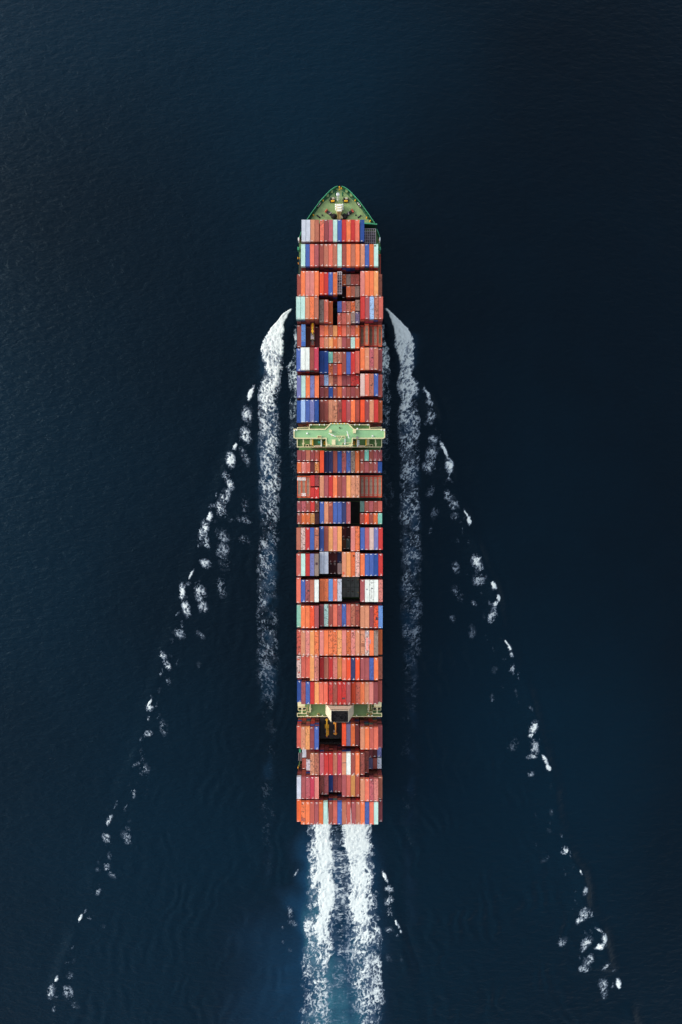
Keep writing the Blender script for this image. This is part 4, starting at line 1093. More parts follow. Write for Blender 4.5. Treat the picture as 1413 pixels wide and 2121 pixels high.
def container_mesh(L, H, marks):
    """steel box with corner posts, corrugated sides and doors; its roof panel is a separate part"""
    body, roof = MB(), MB()
    w, l = CW / 2, L / 2
    # walls slightly inside the frame, with upright corrugations
    body.box(-w + .05, w - .05, -l + .05, l - .05, 0.05, H - .12)
    for sx in (-1, 1):
        for sy in (-1, 1):
            body.box(sx * w, sx * (w - .16), sy * l, sy * (l - .18), 0, H)        # corner posts
        body.box(sx * w, sx * (w - .09), -l + .18, l - .18, H - .10, H - .012)     # top side rails
        body.box(sx * w, sx * (w - .09), -l + .18, l - .18, 0.0, .15)
    for sy in (-1, 1):
        body.box(-w + .16, w - .16, sy * l, sy * (l - .10), H - .12, H - .012)
        for k in range(4):
            xx = -.75 + k * .5
            body.box(xx - .035, xx + .035, sy * (l - .05), sy * (l + .0), .2, H - .2)   # door bars / end posts
    n = int(L / 1.01)
    roof.box(-w + .09, w - .09, -l + .10, l - .10, H - .10, H - .055)
    for k in range(n):
        y = -l + .6 + (L - 1.2) * k / (n - 1)
        roof.box(-w + .12, w - .12, y - .16, y + .16, H - .055, H - .03)
    if marks:
        for sy in (-1, 1):
            if marks == 2 and sy > 0: continue
            x = random.choice((-.3, 0, .25))
            roof.box(x - .52, x + .52, sy * (l - .20), sy * (l - .42), H - .03, H - .022, 1)
            if marks == 3:
                roof.box(x + .02, x + .32, sy * (l - .75), sy * (l - 1.05), H - .03, H - .022, 1)
        if marks == 4:
            roof.box(-.25, .25, l - 1.4, l - .9, H - .03, H - .02, 1); roof.box(-.25, .25, -l + .9, -l + 1.4, H - .03, H - .02, 1)
    return body.mesh("container_body", CONT), roof.mesh("container_roof", CONT, MARK)

LEN = {'4': 12.19, '5': 13.72, '2': 6.06}
CM = {(k, m): container_mesh(LEN[k], 2.70, m) for k in LEN for m in (0, 1, 2, 3, 4)}
SCRATCH = {}

# bay tables: (type, first column, tiers, v-front in the photo, colours...).  '*' = heavily weathered, '-' = nothing here, '.'/':' marks
BAYS = {
 1: [('4', 1, 6, 455, "g g t K c* m P a b r o r c B")],
 2: [('4', 1, 8, 505.6, "a b c p"), ('4', 5, 8, 505.6, "k K c K a k o K o"), ('4', 14, 8, 505.6, "t b O a")],
 3: [('4', 0, 6, 568, "k"), ('5', 1, 8, 561.3, "o s s o"), ('4', 5, 8, 564, "R r b O"), ('2', 10, 6, 568, "O* G* k* k*"), ('2', 10, 4, 595, "D"), ('2', 11, 6, 592.7, "o K* G*"), ('5', 14, 8, 561.3, "s o o y"), ('4', 18, 6, 568, "K*")],
 4: [('4', 0, 9, 614.2, "a a t o* K"), ('4', 5, 8, 620.7, "G* c"), ('4', 7, 7, 623.8, "O"), ('2', 9, 7, 624, "b* p K* O*"), ('2', 13, 7, 621, "G*"), ('2', 9, 7, 648.5, "C* C K"), ('2', 12, 7, 646, "G* V*"), ('4', 14, 9, 614.2, "r p l* K* C")],
 5: [('4', 0, 6, 674, "k"), ('4', 1, 7, 671.8, "L*"), ('4', 2, 5, 676.5, "h"), ('4', 4, 5, 676.5, "M"), ('2', 5, 6, 674, "c o K y R c K C* O"), ('2', 5, 6, 698.7, "c t y O t p k a o")],
 6: [('4', 0, 8, 722, "b"), ('4', 1, 9, 719.6, "w w k e"), ('4', 5, 7, 727, "B B"), ('2', 7, 7, 729, "A K* K*"), ('2', 7, 7, 753.5, "O* p R"), ('4', 10, 7, 729, "k b r"), ('4', 13, 7, 727, "C"), ('4', 14, 8, 719.8, "o t P* K"), ('4', 18, 7, 722, "p")],
 7: [('4', 0, 7, 778, "v a o v* o"), ('2', 5, 6, 776.3, "P* l* t k* c m m r* r*"), ('2', 5, 6, 801.3, "p k B k O p k m k"), ('4', 14, 8, 774, "z c K* b"), ('4', 18, 7, 776.2, "C")],
 8: [('4', 0, 7, 829.8, "B"), ('4', 1, 8, 828.2, "l b v B"), ('4', 5, 7, 828.4, "k k t t* k* r p o k"), ('4', 14, 8, 828.2, "R m t r"), ('4', 18, 7, 829.8, "O")],
 9: [('2', 0, 6, 932.5, "m m K m k"), ('2', 0, 6, 957, "O s C M Y*"), ('4', 5, 7, 933.3, "R"), ('4', 6, 6, 934, "n n k B p* b* G* O"), ('2', 14, 6, 932, "k A k p m"), ('2', 14, 6, 956.5, "k p k p* B")],
 10: [('2', 3, 6, 984.6, "r m*"), ('2', 3, 6, 1009.7, "r r"), ('4', 5, 7, 985, "t p r o k p y t* t*")],
 11: [('2', 0, 6, 1038, "m P* k r h*"), ('2', 0, 6, 1063, "k O O* Y* D"), ('4', 5, 6, 1039.3, "b t k* b b n p"), ('2', 14, 6, 1038, "T k p k C"), ('2', 14, 6, 1063, "k R k O A")],
 12: [('4', 0, 8, 1093, "K z* r b K*"), ('5', 5, 7, 1090.5, "b k y s y"), ('2', 10, 4, 1091, "M D"), ('2', 10, 4, 1115.5, "d T"), ('5', 12, 7, 1090.5, "s o*"), ('4', 14, 8, 1093, "b P z v r")],
 13: [('4', 0, 8, 1147, "C a r v* G"), ('4', 5, 7, 1143, "g g"), ('2', 7, 4, 1143, "M M n*"), ('2', 7, 4, 1166.8, "D D z"), ('5', 10, 7, 1143.6, "t y O* z*"), ('4', 14, 8, 1147, "o b b B r")],
 14: [('5', 0, 8, 1197, "c"), ('4', 1, 8, 1201.2, "b p* K w"), ('4', 5, 7, 1199.6, "o o* L c g*"), ('4', 14, 8, 1201, "p w w* w s*")],
 15: [('4', 0, 7, 1253.5, "A"), ('4', 1, 8, 1255.2, "o o R p"), ('4', 5, 7, 1252, "m* a* k c p* b* C K* k*"), ('4', 14, 8, 1255.2, "t t m R* L*"), ],
 16: [('5', 0, 7, 1305, "C*"), ('5', 1, 8, 1306.4, "t s* y o*"), ('5', 5, 8, 1306.2, "s o o* o* y* s O* s* t"), ('5', 14, 8, 1306.4, "t* z* o G*"), ('5', 18, 7, 1304.6, "O")],
 17: [('4', 0, 7, 1358.8, "z* C C"), ('5', 3, 8, 1358.4, "y s*"), ('4', 5, 7, 1361, "r K r s* Y"), ('4', 10, 8, 1363, "c R n R"), ('4', 14, 8, 1363, "p p b* o"), ('4', 18, 7, 1361, "K*")],
 18: [('4', 0, 6, 1410, "B"), ('4', 1, 7, 1413, "p* b r y c c"), ('4', 7, 8, 1413.6, "r* k* r r* p"), ('4', 12, 7, 1413, "R c* o t s m"), ('4', 18, 6, 1410, "C")],
 19: [('4', 0, 7, 1503.5, "C"), ('4', 1, 8, 1506.6, "t* y* m b"), ('4', 10, 6, 1500, "R V O M"), ('4', 14, 8, 1506.6, "t o C c"), ('4', 18, 7, 1503.5, "p")],
 20: [('2', 1, 4, 1547, "g*"), ('2', 1, 4, 1570.8, "k"), ('2', 2, 5, 1549.5, "h"), ('2', 2, 5, 1573.6, "g*"), ('4', 3, 7, 1560, "t* K*"), ('4', 5, 7, 1560, "P r r K e t w k o"), ('4', 14, 7, 1559.6, "k*"), ('4', 15, 6, 1556, "k*"),
      ('2', 16, 4, 1547.5, "m"), ('2', 16, 4, 1570.6, "V"), ('2', 17, 4, 1546, "M"), ('2', 17, 4, 1570.2, "k"), ('2', 18, 4, 1545.5, "v*"), ('2', 18, 4, 1570, "g*")],
 21: [('4', 0, 7, 1609.5, "g p P* e s"), ('4', 5, 6, 1600.6, "k* p*"), ('4', 7, 5, 1596, "B p* p"), ('4', 10, 7, 1604.6, "p C Y k"), ('4', 14, 8, 1614, "t c P* s*"), ('4', 18, 7, 1609.5, "K")],
 22: [('4', 0, 7, 1656.6, "O"), ('4', 1, 8, 1661.8, "o* o C p O a"), ('4', 7, 8, 1661.8, "k C b K C"), ('4', 12, 8, 1661.8, "p K o b* c a"), ('4', 18, 7, 1656.6, "m")],
}
GAPS = {18: (7, 12), 22: (7, 12)}
NUMW = {1: "leftmost", 2: "second from left", 3: "third from left", 4: "fourth from left", 5: "fifth from left", 6: "sixth from left", 7: "seventh from left", 8: "eighth from left", 9: "ninth from left"}
NUMR = {1: "rightmost", 2: "second from right", 3: "third from right", 4: "fourth from right", 5: "fifth from right", 6: "sixth from right", 7: "seventh from right", 8: "eighth from right", 9: "ninth from right"}
ORD = ["", "first", "second", "third", "fourth", "fifth", "sixth", "seventh", "eighth", "ninth", "tenth"]
def row_phrase(b):
    if b <= 8: return "%s row behind bow deck" % ORD[b]
    if b <= 18: return "%s row behind bridge" % ORD[b - 8]
    return "%s row behind funnel" % ORD[b - 18]
# which columns are occupied (flat racks included), to count positions from the side
EXTRA = {3: [9], 5: [3, 14, 15, 16, 17, 18], 10: [0, 1, 2, 14, 15, 16, 17, 18]}
STACK = MB()        # deeper tiers, seen only by their ends
stack_cols = []
lower_pal = ["m", "k", "M", "p", "k", "C", "h", "k", "m", "r", "M", "m", "k", "M", "e", "h", "n", "m", "P", "h", "D", "M", "k", "T", "p", "B"]  # mostly dark tones: shade between the stacks put into the colours
count = {'4': 0, '5': 0, '2': 0}
LOW = {}
# repairs and stains big enough to see on single roofs: x, y from the roof's middle, width, length, tone
PATCHES = {(16, 14): [(0, -1.0, 2.2, 2.2, (168, 104, 78))], (16, 15): [(.1, -.5, 1.3, 7.0, (250, 160, 150)), (0, 5.4, 1.8, 1.6, (190, 170, 172))], (16, 16): [(-.8, .8, .6, 2.2, (190, 150, 170))],
           (22, 1): [(.1, -3.4, 2.1, 1.6, (176, 96, 80))], (17, 0): [(-.2, 4.2, 1.5, .7, (206, 90, 66)), (.2, -3.0, .8, .8, (206, 90, 66))], (13, 4): [(0, .6, 1.3, 1.3, (82, 60, 66))],
           (14, 2): [(.3, .2, .8, 1.0, (70, 62, 66))], (14, 15): [(-.1, .8, .7, .7, (150, 162, 172))], (14, 16): [(.1, 1.2, .7, .5, (96, 96, 98))], (8, 8): [(.3, -1.6, 1.5, .25, (96, 60, 48)), (-.5, 1.2, .6, 1.4, (120, 76, 62))],
           (8, 9): [(.4, 0, 1.3, 1.8, (110, 64, 60))], (12, 4): [(0, 1.9, 1.9, .5, (92, 66, 70))], (15, 13): [(0, 2.5, 1.6, .5, (60, 44, 50)), (-.4, .7, .3, .6, (60, 44, 50))], (15, 17): [(.4, -.9, 1.2, 1.5, (70, 50, 62))],
           (18, 10): [(-.2, -2.7, 1.6, .9, (92, 66, 74))], (13, 10): [(-.3, -4.9, .9, 1.2, (224, 92, 60))], (13, 12): [(.4, 4.8, .9, 1.0, (110, 60, 40))], (2, 17): [(-.5, 5.2, .9, .8, (120, 124, 96))], (1, 5): [(.2, 4.6, 1.4, 1.4, (196, 112, 86))],
           (5, 1): [(0, -4.7, 2.0, 2.4, (62, 104, 182))], (7, 16): [(-.1, -.3, 1.0, .7, (92, 66, 62)), (.5, .5, .7, .5, (92, 66, 62))], (6, 16): [(.4, .6, .7, .8, (96, 50, 66)), (0, -5.1, 1.9, 1.2, (170, 104, 96))], (11, 7): [(0, 4.4, 1.8, 1.6, (196, 112, 92))],
           (20, 10): [(0, .7, 2.2, .35, (120, 96, 92))], (6, 15): [(0, 1.0, 1.3, .35, (246, 190, 174))], (17, 4): [(.3, 0, 1.2, 9.5, (190, 116, 98))]}
PP = {}
def patch_paint(c):
    if c not in PP: PP[c] = paint("roof_patch_paint", rgb(c, K_ALB), .7, .3, .45, .7)
    return PP[c]
def bay_cols(b):
    cols = set(EXTRA.get(b, []))
    for g in BAYS[b]:
        cols |= {g[1] + i for i in range(len(g[4].split()))}
    return sorted(cols)

def low_stack(x, yc, L, n, z0=Z_HATCH, b=0, tops=None):
    for t in range(n):
        tok = random.choice(lower_pal)
        LOW.setdefault(tok, MB()).box(x - CW / 2 + .02, x + CW / 2 - .02, yc - L / 2 + .03 + random.uniform(-.05, .05), yc + L / 2 - .03 + random.uniform(-.05, .05), z0 + t * TIER + .06, z0 + (t + 1) * TIER - .03)

for b, groups in BAYS.items():
    cols = bay_cols(b)
    gaps = GAPS.get(b, (5, 14))
    # is a column split fore and aft into two short boxes?
    vf = {}
    for g in groups:
        if g[0] == '2':
            for i in range(len(g[4].split())): vf.setdefault(g[1] + i, []).append(g[3])
    for typ, c0, n, v0, colours in groups:
        zt_ = ztier(n)
        L = LEN[typ]
        for i, tok in enumerate(colours.split()):
            if tok == '-': continue
            c = c0 + i
            worn = '*' in tok
            key = tok.strip('*')
            nm, col = PAL[key]
            x = colx(c, gaps)
            y = spot(0, v0, zt_)[1] - L / 2
            count[typ] += 1
            o = empty("short_container" if typ == '2' else "long_container", (x, y, zt_ - TIER + .03), None, None)
            k = cols.index(c) + 1; kr = len(cols) - k + 1
            pos = NUMW[k] if k <= 9 and k <= kr else (NUMR[kr] if kr <= 9 else "middle one")
            if len(vf.get(c, [])) > 1 and typ == '2':
                size = "forward short" if v0 == min(vf[c]) else "after short"
            else:
                size = "short" if typ == '2' else "long"
            tag(o, "%s%s %s container, %s, %s" % ("weathered " if worn and "weathered" not in nm else "", nm, size, pos, row_phrase(b)),
                "short container" if typ == '2' else "long container", "cargo containers stacked on the ship")
            mk = random.choice((1, 1, 2, 3, 3, 0)) if key not in 'wG' else random.choice((0, 1))
            if b == 12 and c == 5: mk = 4
            if b in (13,) and c in (5, 6): mk = 1
            bm_, rm_ = CM[(typ, mk)]
            j = random.uniform(.95, 1.05)
            lum = .3 * col[0] + .59 * col[1] + .11 * col[2]
            cc = tuple(lin(ch * .94 + lum * .06) * K_ALB * j for ch in col)
            al = random.uniform(.72, 1.0) if worn else random.choice((.08, .15, .25, .35, .3, .5))
            for nme, me in (("body", bm_), ("roof", rm_)):
                p = link(bpy.data.objects.new(nme, me))
                p.parent = o
                p.color = (*cc, al)
            for (px_, py_, pw, ph, pcol) in PATCHES.get((b, c), []):
                pt = MB().box(px_ - pw / 2, px_ + pw / 2, py_ - ph / 2, py_ + ph / 2, 2.66, 2.70 + .012).build("roof_patch", patch_paint(pcol), o)
            if typ != '2' or True:
                low_stack(x, y, L, n - 1, b=b)
print("containers", count, sum(count.values()))

def flat_paint(col, name):
    m_ = paint(name, col, .65, .22, .3, .5)
    return m_
lowmesh = MB()
mats = []
for k_, m_ in LOW.items():
    mats.append(flat_paint(rgb(PAL[k_][1], K_ALB * .82), "stack_" + PAL[k_][0].replace(" ", "_")))  # toned down further, part of the shade painted on the lower tiers
    lowmesh.add(m_.v, m_.f, len(mats) - 1)
low = lowmesh.build("stacked_containers", mats)
tag(low, "lower tiers of mixed containers showing only their ends beneath the top layer", "containers", kind="stuff")

# ------------------------------------------------------------------ hatch covers and lashing bridges (ship's parts)
bay_y = {}
for b, groups in BAYS.items():
    tops, bots = [], []
    for typ, c0, n, v0, colours in groups:
        y1_ = spot(0, v0, ztier(n))[1]
        tops.append(y1_)
        bots.append(y1_ - LEN[typ])
    bay_y[b] = (max(tops), min(bots))
for b, (ya_, yb_) in bay_y.items():
    if b == 14: continue
    g0, g1 = GAPS.get(b, (5, 14))
    xs_ = [colx(0, (g0, g1)) - 1.2, (colx(g0 - 1, (g0, g1)) + colx(g0, (g0, g1))) / 2, (colx(g1 - 1, (g0, g1)) + colx(g1, (g0, g1))) / 2, colx(18, (g0, g1)) + 1.2]
    if b == 1: xs_ = [CX - 19.5, CX - 11, CX + 11, CX + 19.5]
    for i in range(3):
        x0_, x1_ = xs_[i] + .15, xs_[i + 1] - .15
        part(MB().box(x0_, x1_, yb_ + .1, ya_ - .1, Z_MAIN + .02, Z_HATCH - .06), "hatch_cover", HATCH)
# the empty cover in the sixth row behind the bridge shows its panels
g0, g1 = 5, 14
ya_, yb_ = spot(0, 1195.2, Z_HATCH + 7)[1], spot(0, 1237.2, Z_HATCH + 7)[1]
ZE = Z_HATCH + 7.0
xs_ = [colx(0) - 1.2, (colx(4) + colx(5)) / 2, (colx(13) + colx(14)) / 2, colx(18) + 1.2]
for i in (0, 2):
    part(MB().box(xs_[i] + .15, xs_[i + 1] - .15, yb_ + .1, ya_ - .1, Z_MAIN + .02, Z_HATCH - .06), "hatch_cover", HATCH)
part(MB().box(xs_[1] + .15, colx(9) + 1.2, yb_ + .1, ya_ - .1, Z_MAIN + .02, Z_HATCH - .06), "hatch_cover", HATCH)
hc = part(MB().box(colx(10) - 1.25, colx(13) + 1.3, yb_, ya_, Z_MAIN + .02, ZE - .12), "hatch_cover", HATCH)
PANEL = paint("hatch_panel", (0.14, 0.175, 0.155), .7, .3, .4, .4, rustcol=(0.05, 0.03, 0.022))
for i in range(4):
    for j in range(2):
        yy0 = yb_ + (ya_ - yb_) * j / 2; yy1 = yb_ + (ya_ - yb_) * (j + 1) / 2
        part(MB().box(colx(10 + i) - 1.15, colx(10 + i) + 1.15, yy0 + .14, yy1 - .14, ZE - .12, ZE + random.uniform(-.02, .03)), "cover_panel", PANEL, hc)
for i in (1, 2):
    for t in (.18, .72):
        yy = ya_ + (yb_ - ya_) * t
        part(MB().box(colx(10 + i) - .55, colx(10 + i) + .55, yy - .22, yy + .22, ZE + .03, ZE + .10), "lashing_plate", paint("rusty_plate", (0.075, 0.03, 0.028), .8, .3), hc)
for t in (.12, .76):
    yy = ya_ + (yb_ - ya_) * t
    part(MB().box(colx(13) + .55, colx(13) + .8, yy - .35, yy + .35, ZE + .03, ZE + .3), "cover_lug", YELLOW, hc)
for i in range(4):
    part(MB().box(colx(10 + i) - .3, colx(10 + i) + .2, yb_ + .7, yb_ + 1.0, ZE + .03, ZE + .15), "cover_cleat", GREYP, hc)

LASH = paint("lashing_bridge_shade", (0.011, 0.010, 0.010), .7, .3)  # steel made near black, putting the shade of the bay gaps into it
bl = sorted(bay_y)
for b0_, b1_ in zip(bl[:-1], bl[1:]):
    if (b0_, b1_) in ((8, 9), (18, 19)): continue
    yc = (bay_y[b0_][1] + bay_y[b1_][0]) / 2
    w_ = max(.5, min(1.3, (bay_y[b0_][1] - bay_y[b1_][0]) * .5))
    hw = 23.4 if b0_ > 1 else 20.5
    m_ = MB().box(CX - hw, CX + hw, yc - w_ / 2, yc + w_ / 2, 19.0, 19.2).box(CX - hw, CX + hw, yc - w_ / 2, yc + w_ / 2, 22.0, 22.2).box(CX - hw, CX + hw, yc - w_ / 2, yc + w_ / 2, 25.2, 25.35)
    for k in range(20):
        xx = CX - hw + k * 2 * hw / 19
        m_.box(xx - .14, xx + .14, yc - .16, yc + .16, Z_MAIN, 27.3)
    lb = part(m_, "lashing_bridge", LASH)
    m_ = MB()
    for s in (-1, 1):
        m_.box(CX - hw, CX + hw, yc + s * w_ / 2 - .03, yc + s * w_ / 2 + .03, 27.2, 27.3)
    part(m_, "walkway_rail", LASH, lb)
    for s in (-1, 1):
        m_ = MB().box(CX + s * (hw - .1) - .35, CX + s * (hw - .1) + .35, yc - .4, yc + .4, Z_MAIN, 23.2)
        part(m_, "end_post", DARK_G, lb)

# ------------------------------------------------------------------ open racks of steel lattice
def lattice(name, x0, x1, y0, y1, z0, z1, nx_, ny_, mat, bar=.14, fill=None):
    m_ = MB()
    for i in range(nx_ + 1):
        xx = x0 + (x1 - x0) * i / nx_
        m_.box(xx - bar / 2, xx + bar / 2, y0, y1, z1 - bar, z1)
    for j in range(ny_ + 1):
        yy = y0 + (y1 - y0) * j / ny_
        m_.box(x0, x1, yy - bar / 2, yy + bar / 2, z1 - bar * 1.01, z1 + .004)
    for i in range(nx_ + 1):
        for j in range(ny_ + 1):
            xx, yy = x0 + (x1 - x0) * i / nx_, y0 + (y1 - y0) * j / ny_
            m_.box(xx - bar * .4, xx + bar * .4, yy - bar * .4, yy + bar * .4, z0, z1 - bar)
    return m_
x = colx(9); y1_ = spot(0, 562.6, ztier(7))[1]
rk = empty("open_rack", (x, y1_ - 6.1, ztier(6)), "pale lattice frame rack with open cells, middle of the third row behind the bow deck", "frame rack")
mm = lattice("f", -1.19, 1.19, -6.1, 6.1, 0, 2.7, 2, 8, LATT, .2)
mm.box(-1.19, 1.19, 5.7, 6.1, 2.3, 2.72).box(-1.19, 1.19, -6.1, -5.6, 2.3, 2.72)
mm.build("frame", LATT, rk)
MB().box(-1.1, 1.1, -6.0, 6.0, .05, .25).build("floor", GREYP, rk)
for i in range(8):
    for j in range(2):
        if (i, j) in ((4, 0), (3, 1)): continue
        yy = -6.1 + 12.2 * i / 8
        x_ = -1.05 if j == 0 else .13
        MB().box(x_, x_ + .92, yy + .25, yy + 1.27, .25, 2.1 + random.uniform(-.2, .2)).build("bundle", GREYP, rk)
for (x_, yy) in ((-.6, .4), (.6, -1.3)):
    MB().box(x_ - .36, x_ + .36, yy - .5, yy + .5, .25, 1.9).build("drum_case", paint("dark_blue", rgb((22, 40, 96)), .5, .1), rk)
low_stack(x, y1_ - 6.1, 12.19, 5)
# a taller open lattice frame standing on the deck beside the first row
(xa, ya), (xb, yb) = spot(753.6, 507, 22), spot(777.8, 473.8, 22)
rk = empty("open_rack", ((xa + xb) / 2, (ya + yb) / 2, Z_MAIN), "dark grey lattice frame with empty cells on the green deck right of the first row", "frame rack")
mm = lattice("f", (xa - xb) / 2, (xb - xa) / 2, (ya - yb) / 2, (yb - ya) / 2, .1, 6.5, 6, 6, DIM, .19)
mm.build("frame", DIM, rk)
hx, hy = (xb - xa) / 2, (yb - ya) / 2
MB().box(-hx, hx, -hy, hy, .05, 1.1).build("floor", HATCH, rk)
lt = lattice("f", -hx + .3, hx - .3, -hy + .3, hy - .3, 1.1, 3.6, 12, 8, DIM, .12)
lt.build("lower_grid", GREYP, rk)
for k in range(9):
    xx, yy = random.uniform(-hx + .6, hx - .6), random.uniform(-1, hy - .6)
    MB().box(xx - .35, xx + .35, yy - .4, yy + .4, 1.1, 5.2).build("packing_case", paint("case_%d" % k, rgb(random.choice([(120, 100, 120), (98, 88, 84), (150, 140, 150)])), .8, .2), rk)
MB().box(hx + .05, hx + .2, -hy, hy, .1, 6.6).build("edge_post", LATT, rk)

# ------------------------------------------------------------------ flat racks with timber floors
def flat_rack(x, yc, z, frame, wood, label, ends=(0, 0), open_ends=False):
    o = empty("flat_rack", (x, yc, z), label, "flat rack", "flat racks with wooden floors")
    L2, w = 6.1, CW / 2
    f = MB()
    for s in (-1, 1):
        f.box(s * w, s * (w - .36), -L2, L2, 0, .62)
        f.box(-w, w, s * L2, s * (L2 - .8), 0, .62)
        f.box(-w + .26, w - .26, s * 4.35, s * 4.6, 0.1, .60)
    f.build("frame", frame, o)
    nb = 7
    for k in range(nb):
        xx = -w + .38 + (2 * w - .76) * k / nb
        MB().box(xx + .012, xx + (2 * w - .76) / nb - .012, -L2 + .8, L2 - .8, .2, .54 + random.uniform(-.015, .015)).build("plank", wood, o)
    for s, e in zip((1, -1), ends):
        m_ = MB().box(-w, w, s * (L2 - .02), s * (L2 - .32), .62, 1.35)
        for k in (-1, 1):
            m_.box(k * w, k * (w - .2), s * L2, s * (L2 - .5), .62, 1.5)
        m_.build("end_wall", frame, o)
        if e:
            pn = MB().box(-w + .03, w - .03, s * (L2 - .9), s * (L2 - 2.5), .70, .82).build("sign_panel", WHITE, o)
            # the red ring-shaped mark painted on the panel
            yc2 = s * (L2 - 1.7)
            m_ = MB()
            for cx_, r_, a0, a1 in ((-.42, .40, .5, 5.4), (.42, .40, -2.6, 2.4)):
                for t in range(9):
                    t0, t1 = a0 + (a1 - a0) * t / 9, a0 + (a1 - a0) * (t + 1) / 9
                    m_.bar((cx_ + r_ * math.cos(t0), yc2 + 1.1 * r_ * math.sin(t0), .83), (cx_ + r_ * math.cos(t1), yc2 + 1.1 * r_ * math.sin(t1), .83), .24, .03)
            m_.build("red_mark", FRAME_O, pn)
    return o
zr = ztier(5) + .6
low = []
fr_lab10 = ["orange flat rack with one white red-marked panel, leftmost in second row behind bridge",
            "orange flat rack with white red-marked panels at both ends, second row behind bridge",
            "orange flat rack without white panels, beside short red containers in second row behind bridge"]
for i, (e, lab) in enumerate(zip(((1, 0), (1, 1), (0, 0)), fr_lab10)):
    y1_ = spot(0, 986, zr)[1]
    flat_rack(colx(i), y1_ - 6.1, zr, FRAME_O, WOOD, lab, e); low_stack(colx(i), y1_ - 6.1, 12.19, 5)
labs = ["dark red flat rack, nearest the long containers", "dark red flat rack, fourth from right", "dark red flat rack, third from right", "dark red flat rack, second from right", "orange flat rack, rightmost"]
for i in range(5):
    y1_ = spot(0, 985.4, zr)[1]
    flat_rack(colx(14 + i), y1_ - 6.1, zr, FRAME_O if i in (4,) else FRAME_R, WOOD, labs[i] + " in second row behind bridge", (0, 0)); low_stack(colx(14 + i), y1_ - 6.1, 12.19, 5)
labs = ["red flat rack with dark floor, nearest short containers,", "taller orange flat rack, fourth from right", "dark red flat rack with brown floor, third from right", "dark red flat rack with greyer floor, second from right", "orange flat rack, rightmost"]
for i in range(5):
    z_ = zr + (1.6 if i == 1 else (1.0 if i == 4 else 0))
    y1_ = spot(0, (675, 672, 674, 674, 674)[i], z_)[1]
    flat_rack(colx(14 + i), y1_ - 6.1, z_, (FRAME_R, FRAME_O, FRAME_R, FRAME_R, FRAME_O)[i], (WOOD2, WOOD, WOOD2, WOOD, WOOD2)[i], labs[i] + " in fifth row behind bow deck", (0, 0)); low_stack(colx(14 + i), y1_ - 6.1, 12.19, 5)
y1_ = spot(0, 674.6, ztier(5))[1]
flat_rack(colx(3), y1_ - 6.1, ztier(5) + 1.0, FRAME_R, WOOD, "dark red flat rack carrying the yellow excavator in the fifth row behind the bow deck", (0, 0))
low_stack(colx(3), y1_ - 6.1, 12.19, 5)

# open racks low along the right edge beside the second row
y1_ = spot(0, 525, ztier(4))[1]
flat_rack(colx(18) - .3, y1_ - 6.1, ztier(3), FRAME_R, WOOD2, "brown weathered flat rack low at right edge beside the second row behind bow deck", (0, 0)); low_stack(colx(18) - .3, y1_ - 6.1, 12.19, 3)

# ------------------------------------------------------------------ machines carried as deck cargo
GREYD = paint("machine_grey", rgb((112, 104, 106), K_ALB), .6, .15)
def excavator(x, y, z, label, kind):
    o = empty("excavator", (x, y, z), label, "excavator", "yellow machines carried as deck cargo")
    for s in (-1, 1):
        MB().box(s * 1.25, s * .7, -3.0, 1.3, .0, .85).build("track", STEEL if kind == 0 else YELLOW, o)
    if kind == 0:
        MB().box(-1.0, 1.0, -2.4, .7, .85, 1.5).build("turntable", TAN, o)
        MB().box(-.85, .85, -2.2, -.6, 1.5, 2.6).tube((0, -.9, 2.6), (0, -.2, 2.9), .45, 8).build("engine_cover", paint("engine_silver", rgb((176, 160, 158)), .5, .1), o)
        MB().box(-.9, -.05, -.6, .9, 1.5, 2.9).build("cab", GREYD, o)
        b_ = MB().bar((.1, .6, 2.2), (.05, 3.6, 3.0), .62, .6).bar((.35, 3.2, 3.1), (.3, 6.6, 2.0), .5, .5).bar((-.25, 3.2, 3.1), (-.25, 6.4, 2.0), .34, .4)
        b_.build("boom", YELLOW, o)
        MB().box(-.6, .7, 1.5, 2.6, 2.5, 2.95).build("boom_foot", YELLOW, o)
        MB().bar((-.5, -4.8, 1.2), (0, -2.4, 1.6), .3, .3).bar((.5, -4.8, 1.2), (0, -2.4, 1.6), .3, .3).build("counterweight_brace", GREYD, o)
    return o
y_ = spot(0, 698.5, ztier(4) + 2)[1]
excavator(colx(3), y_, ztier(5) + 1.55, "yellow excavator with a dark grey body on a flat rack near the left edge", 0)

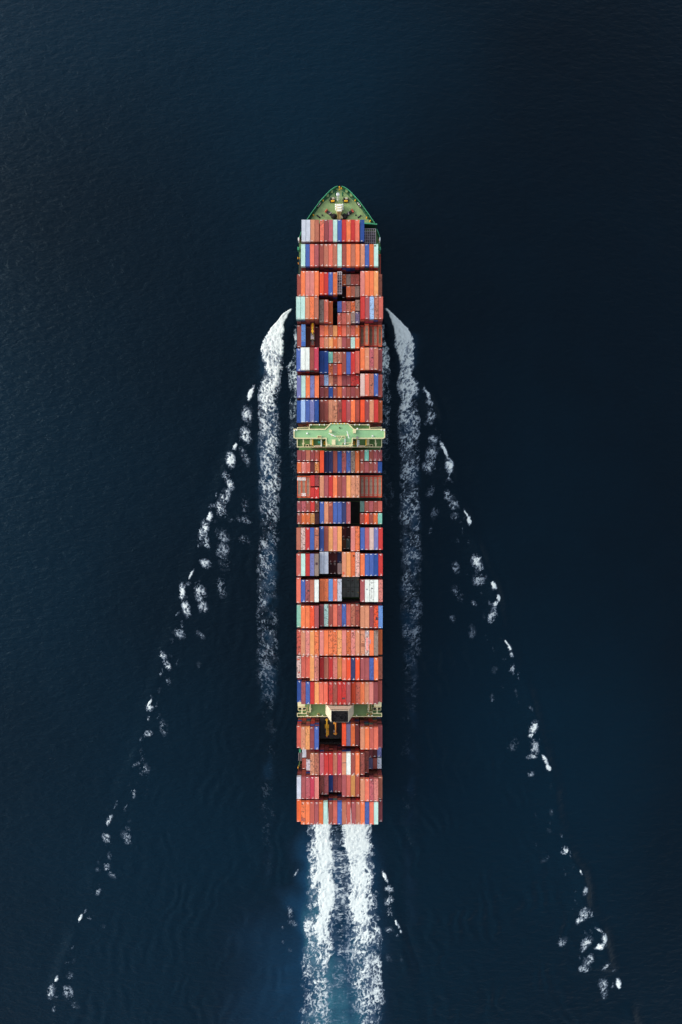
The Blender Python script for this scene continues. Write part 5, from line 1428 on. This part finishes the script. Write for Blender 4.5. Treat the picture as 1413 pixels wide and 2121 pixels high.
def mobile_crane(u, vtop, vbot, z, label, variant):
    x, yt = spot(u, vtop, z + 3); _, yb = spot(u, vbot, z + 3)
    Lh = (yt - yb) / 2
    o = empty("mobile_crane", (x, (yt + yb) / 2, z), label, "mobile crane", "yellow machines carried as deck cargo")
    mat = YELLOW if variant == 0 else ORANGE_Y
    if variant == 0:
        MB().bar((0, -Lh + .8, 3.3), (0, Lh, 2.9), .72, .7).build("boom", mat, o)
        MB().box(-.95, .95, Lh - 1.1, Lh - .65, 2.3, 2.7).build("boom_head", mat, o)
        for s in (-1, 1):
            MB().box(s * 1.15, s * .45, -.55, 1.5, 0, 2.0).build("outrigger_box", mat, o)
        MB().box(.42, 1.1, -Lh + 1.0, -1.1, 0, 2.1).build("engine_cover", mat, o)
        MB().box(-1.1, -.45, -3.0, -1.1, 0, 2.3).build("cab", GREYD, o)
        MB().box(-1.0, 1.0, -Lh + .9, Lh - 2.5, 0.2, .7).build("chassis", STEEL, o)
        m_ = MB().tube((0, -Lh + .35, .8), (0, -Lh + .35, 2.3), .55, 10).box(-1.0, 1.0, -Lh + .4, -Lh + .7, .6, 1.0)
        m_.build("counterweight", REDP, o)
    else:
        MB().bar((.15, -Lh + .8, 2.8), (.15, Lh - .2, 3.0), .68, .7).build("boom", mat, o)
        MB().box(-1.05, -.15, Lh - 1.2, Lh - .1, 1.0, 2.6).build("boom_head", mat, o)
        MB().box(-1.0, -.3, -Lh + 1.7, -Lh + 2.9, 0, 2.4).build("cab", GREYP, o)
        MB().box(.75, .95, -Lh + 1.2, Lh - .4, 1.2, 1.6).build("side_rail", REDP, o)
        MB().box(-.9, .9, -Lh + 1.0, Lh - 1.0, .2, .7).build("chassis", STEEL, o)
        m_ = MB().prism([(-1.1, -Lh + 1.1), (-1.1, -Lh + .7), (0, -Lh), (.45, -Lh + .0), (1.15, -Lh + .7), (1.15, -Lh + 1.1)], .6, 1.8)
        m_.build("counterweight", mat, o)
    for s in (-1, 1):
        for t in (-.55, 0.05, .55):
            MB().tube((s * .95, t * Lh, .45), (s * .65, t * Lh, .45), .45, 10).build("wheel", STEEL, o)
ZC_ = 24.5
mobile_crane(677.2, 1488.4, 1527.5, ZC_, "long yellow mobile crane on the dark hatch, left of the pair behind the funnel", 0)
mobile_crane(694.4, 1496.0, 1524.0, ZC_, "shorter orange yellow mobile crane on the dark hatch, right of the pair behind the funnel", 1)
x0_, x1_ = colx(5) - 1.2, colx(9) + 1.2
ya_, yb_ = spot(0, 1486, ZC_)[1], spot(0, 1530, ZC_)[1]
ho = part(MB().box(x0_, x1_, yb_, ya_, Z_MAIN, ZC_ - .25), "hatch_cover", HATCH)
for i in range(5):
    part(MB().box(colx(5 + i) - 1.17, colx(5 + i) + 1.17, yb_ + .1, ya_ - .1, ZC_ - .25, ZC_ - .02), "cover_panel", STEEL, ho)

print("objects", len(bpy.data.objects))
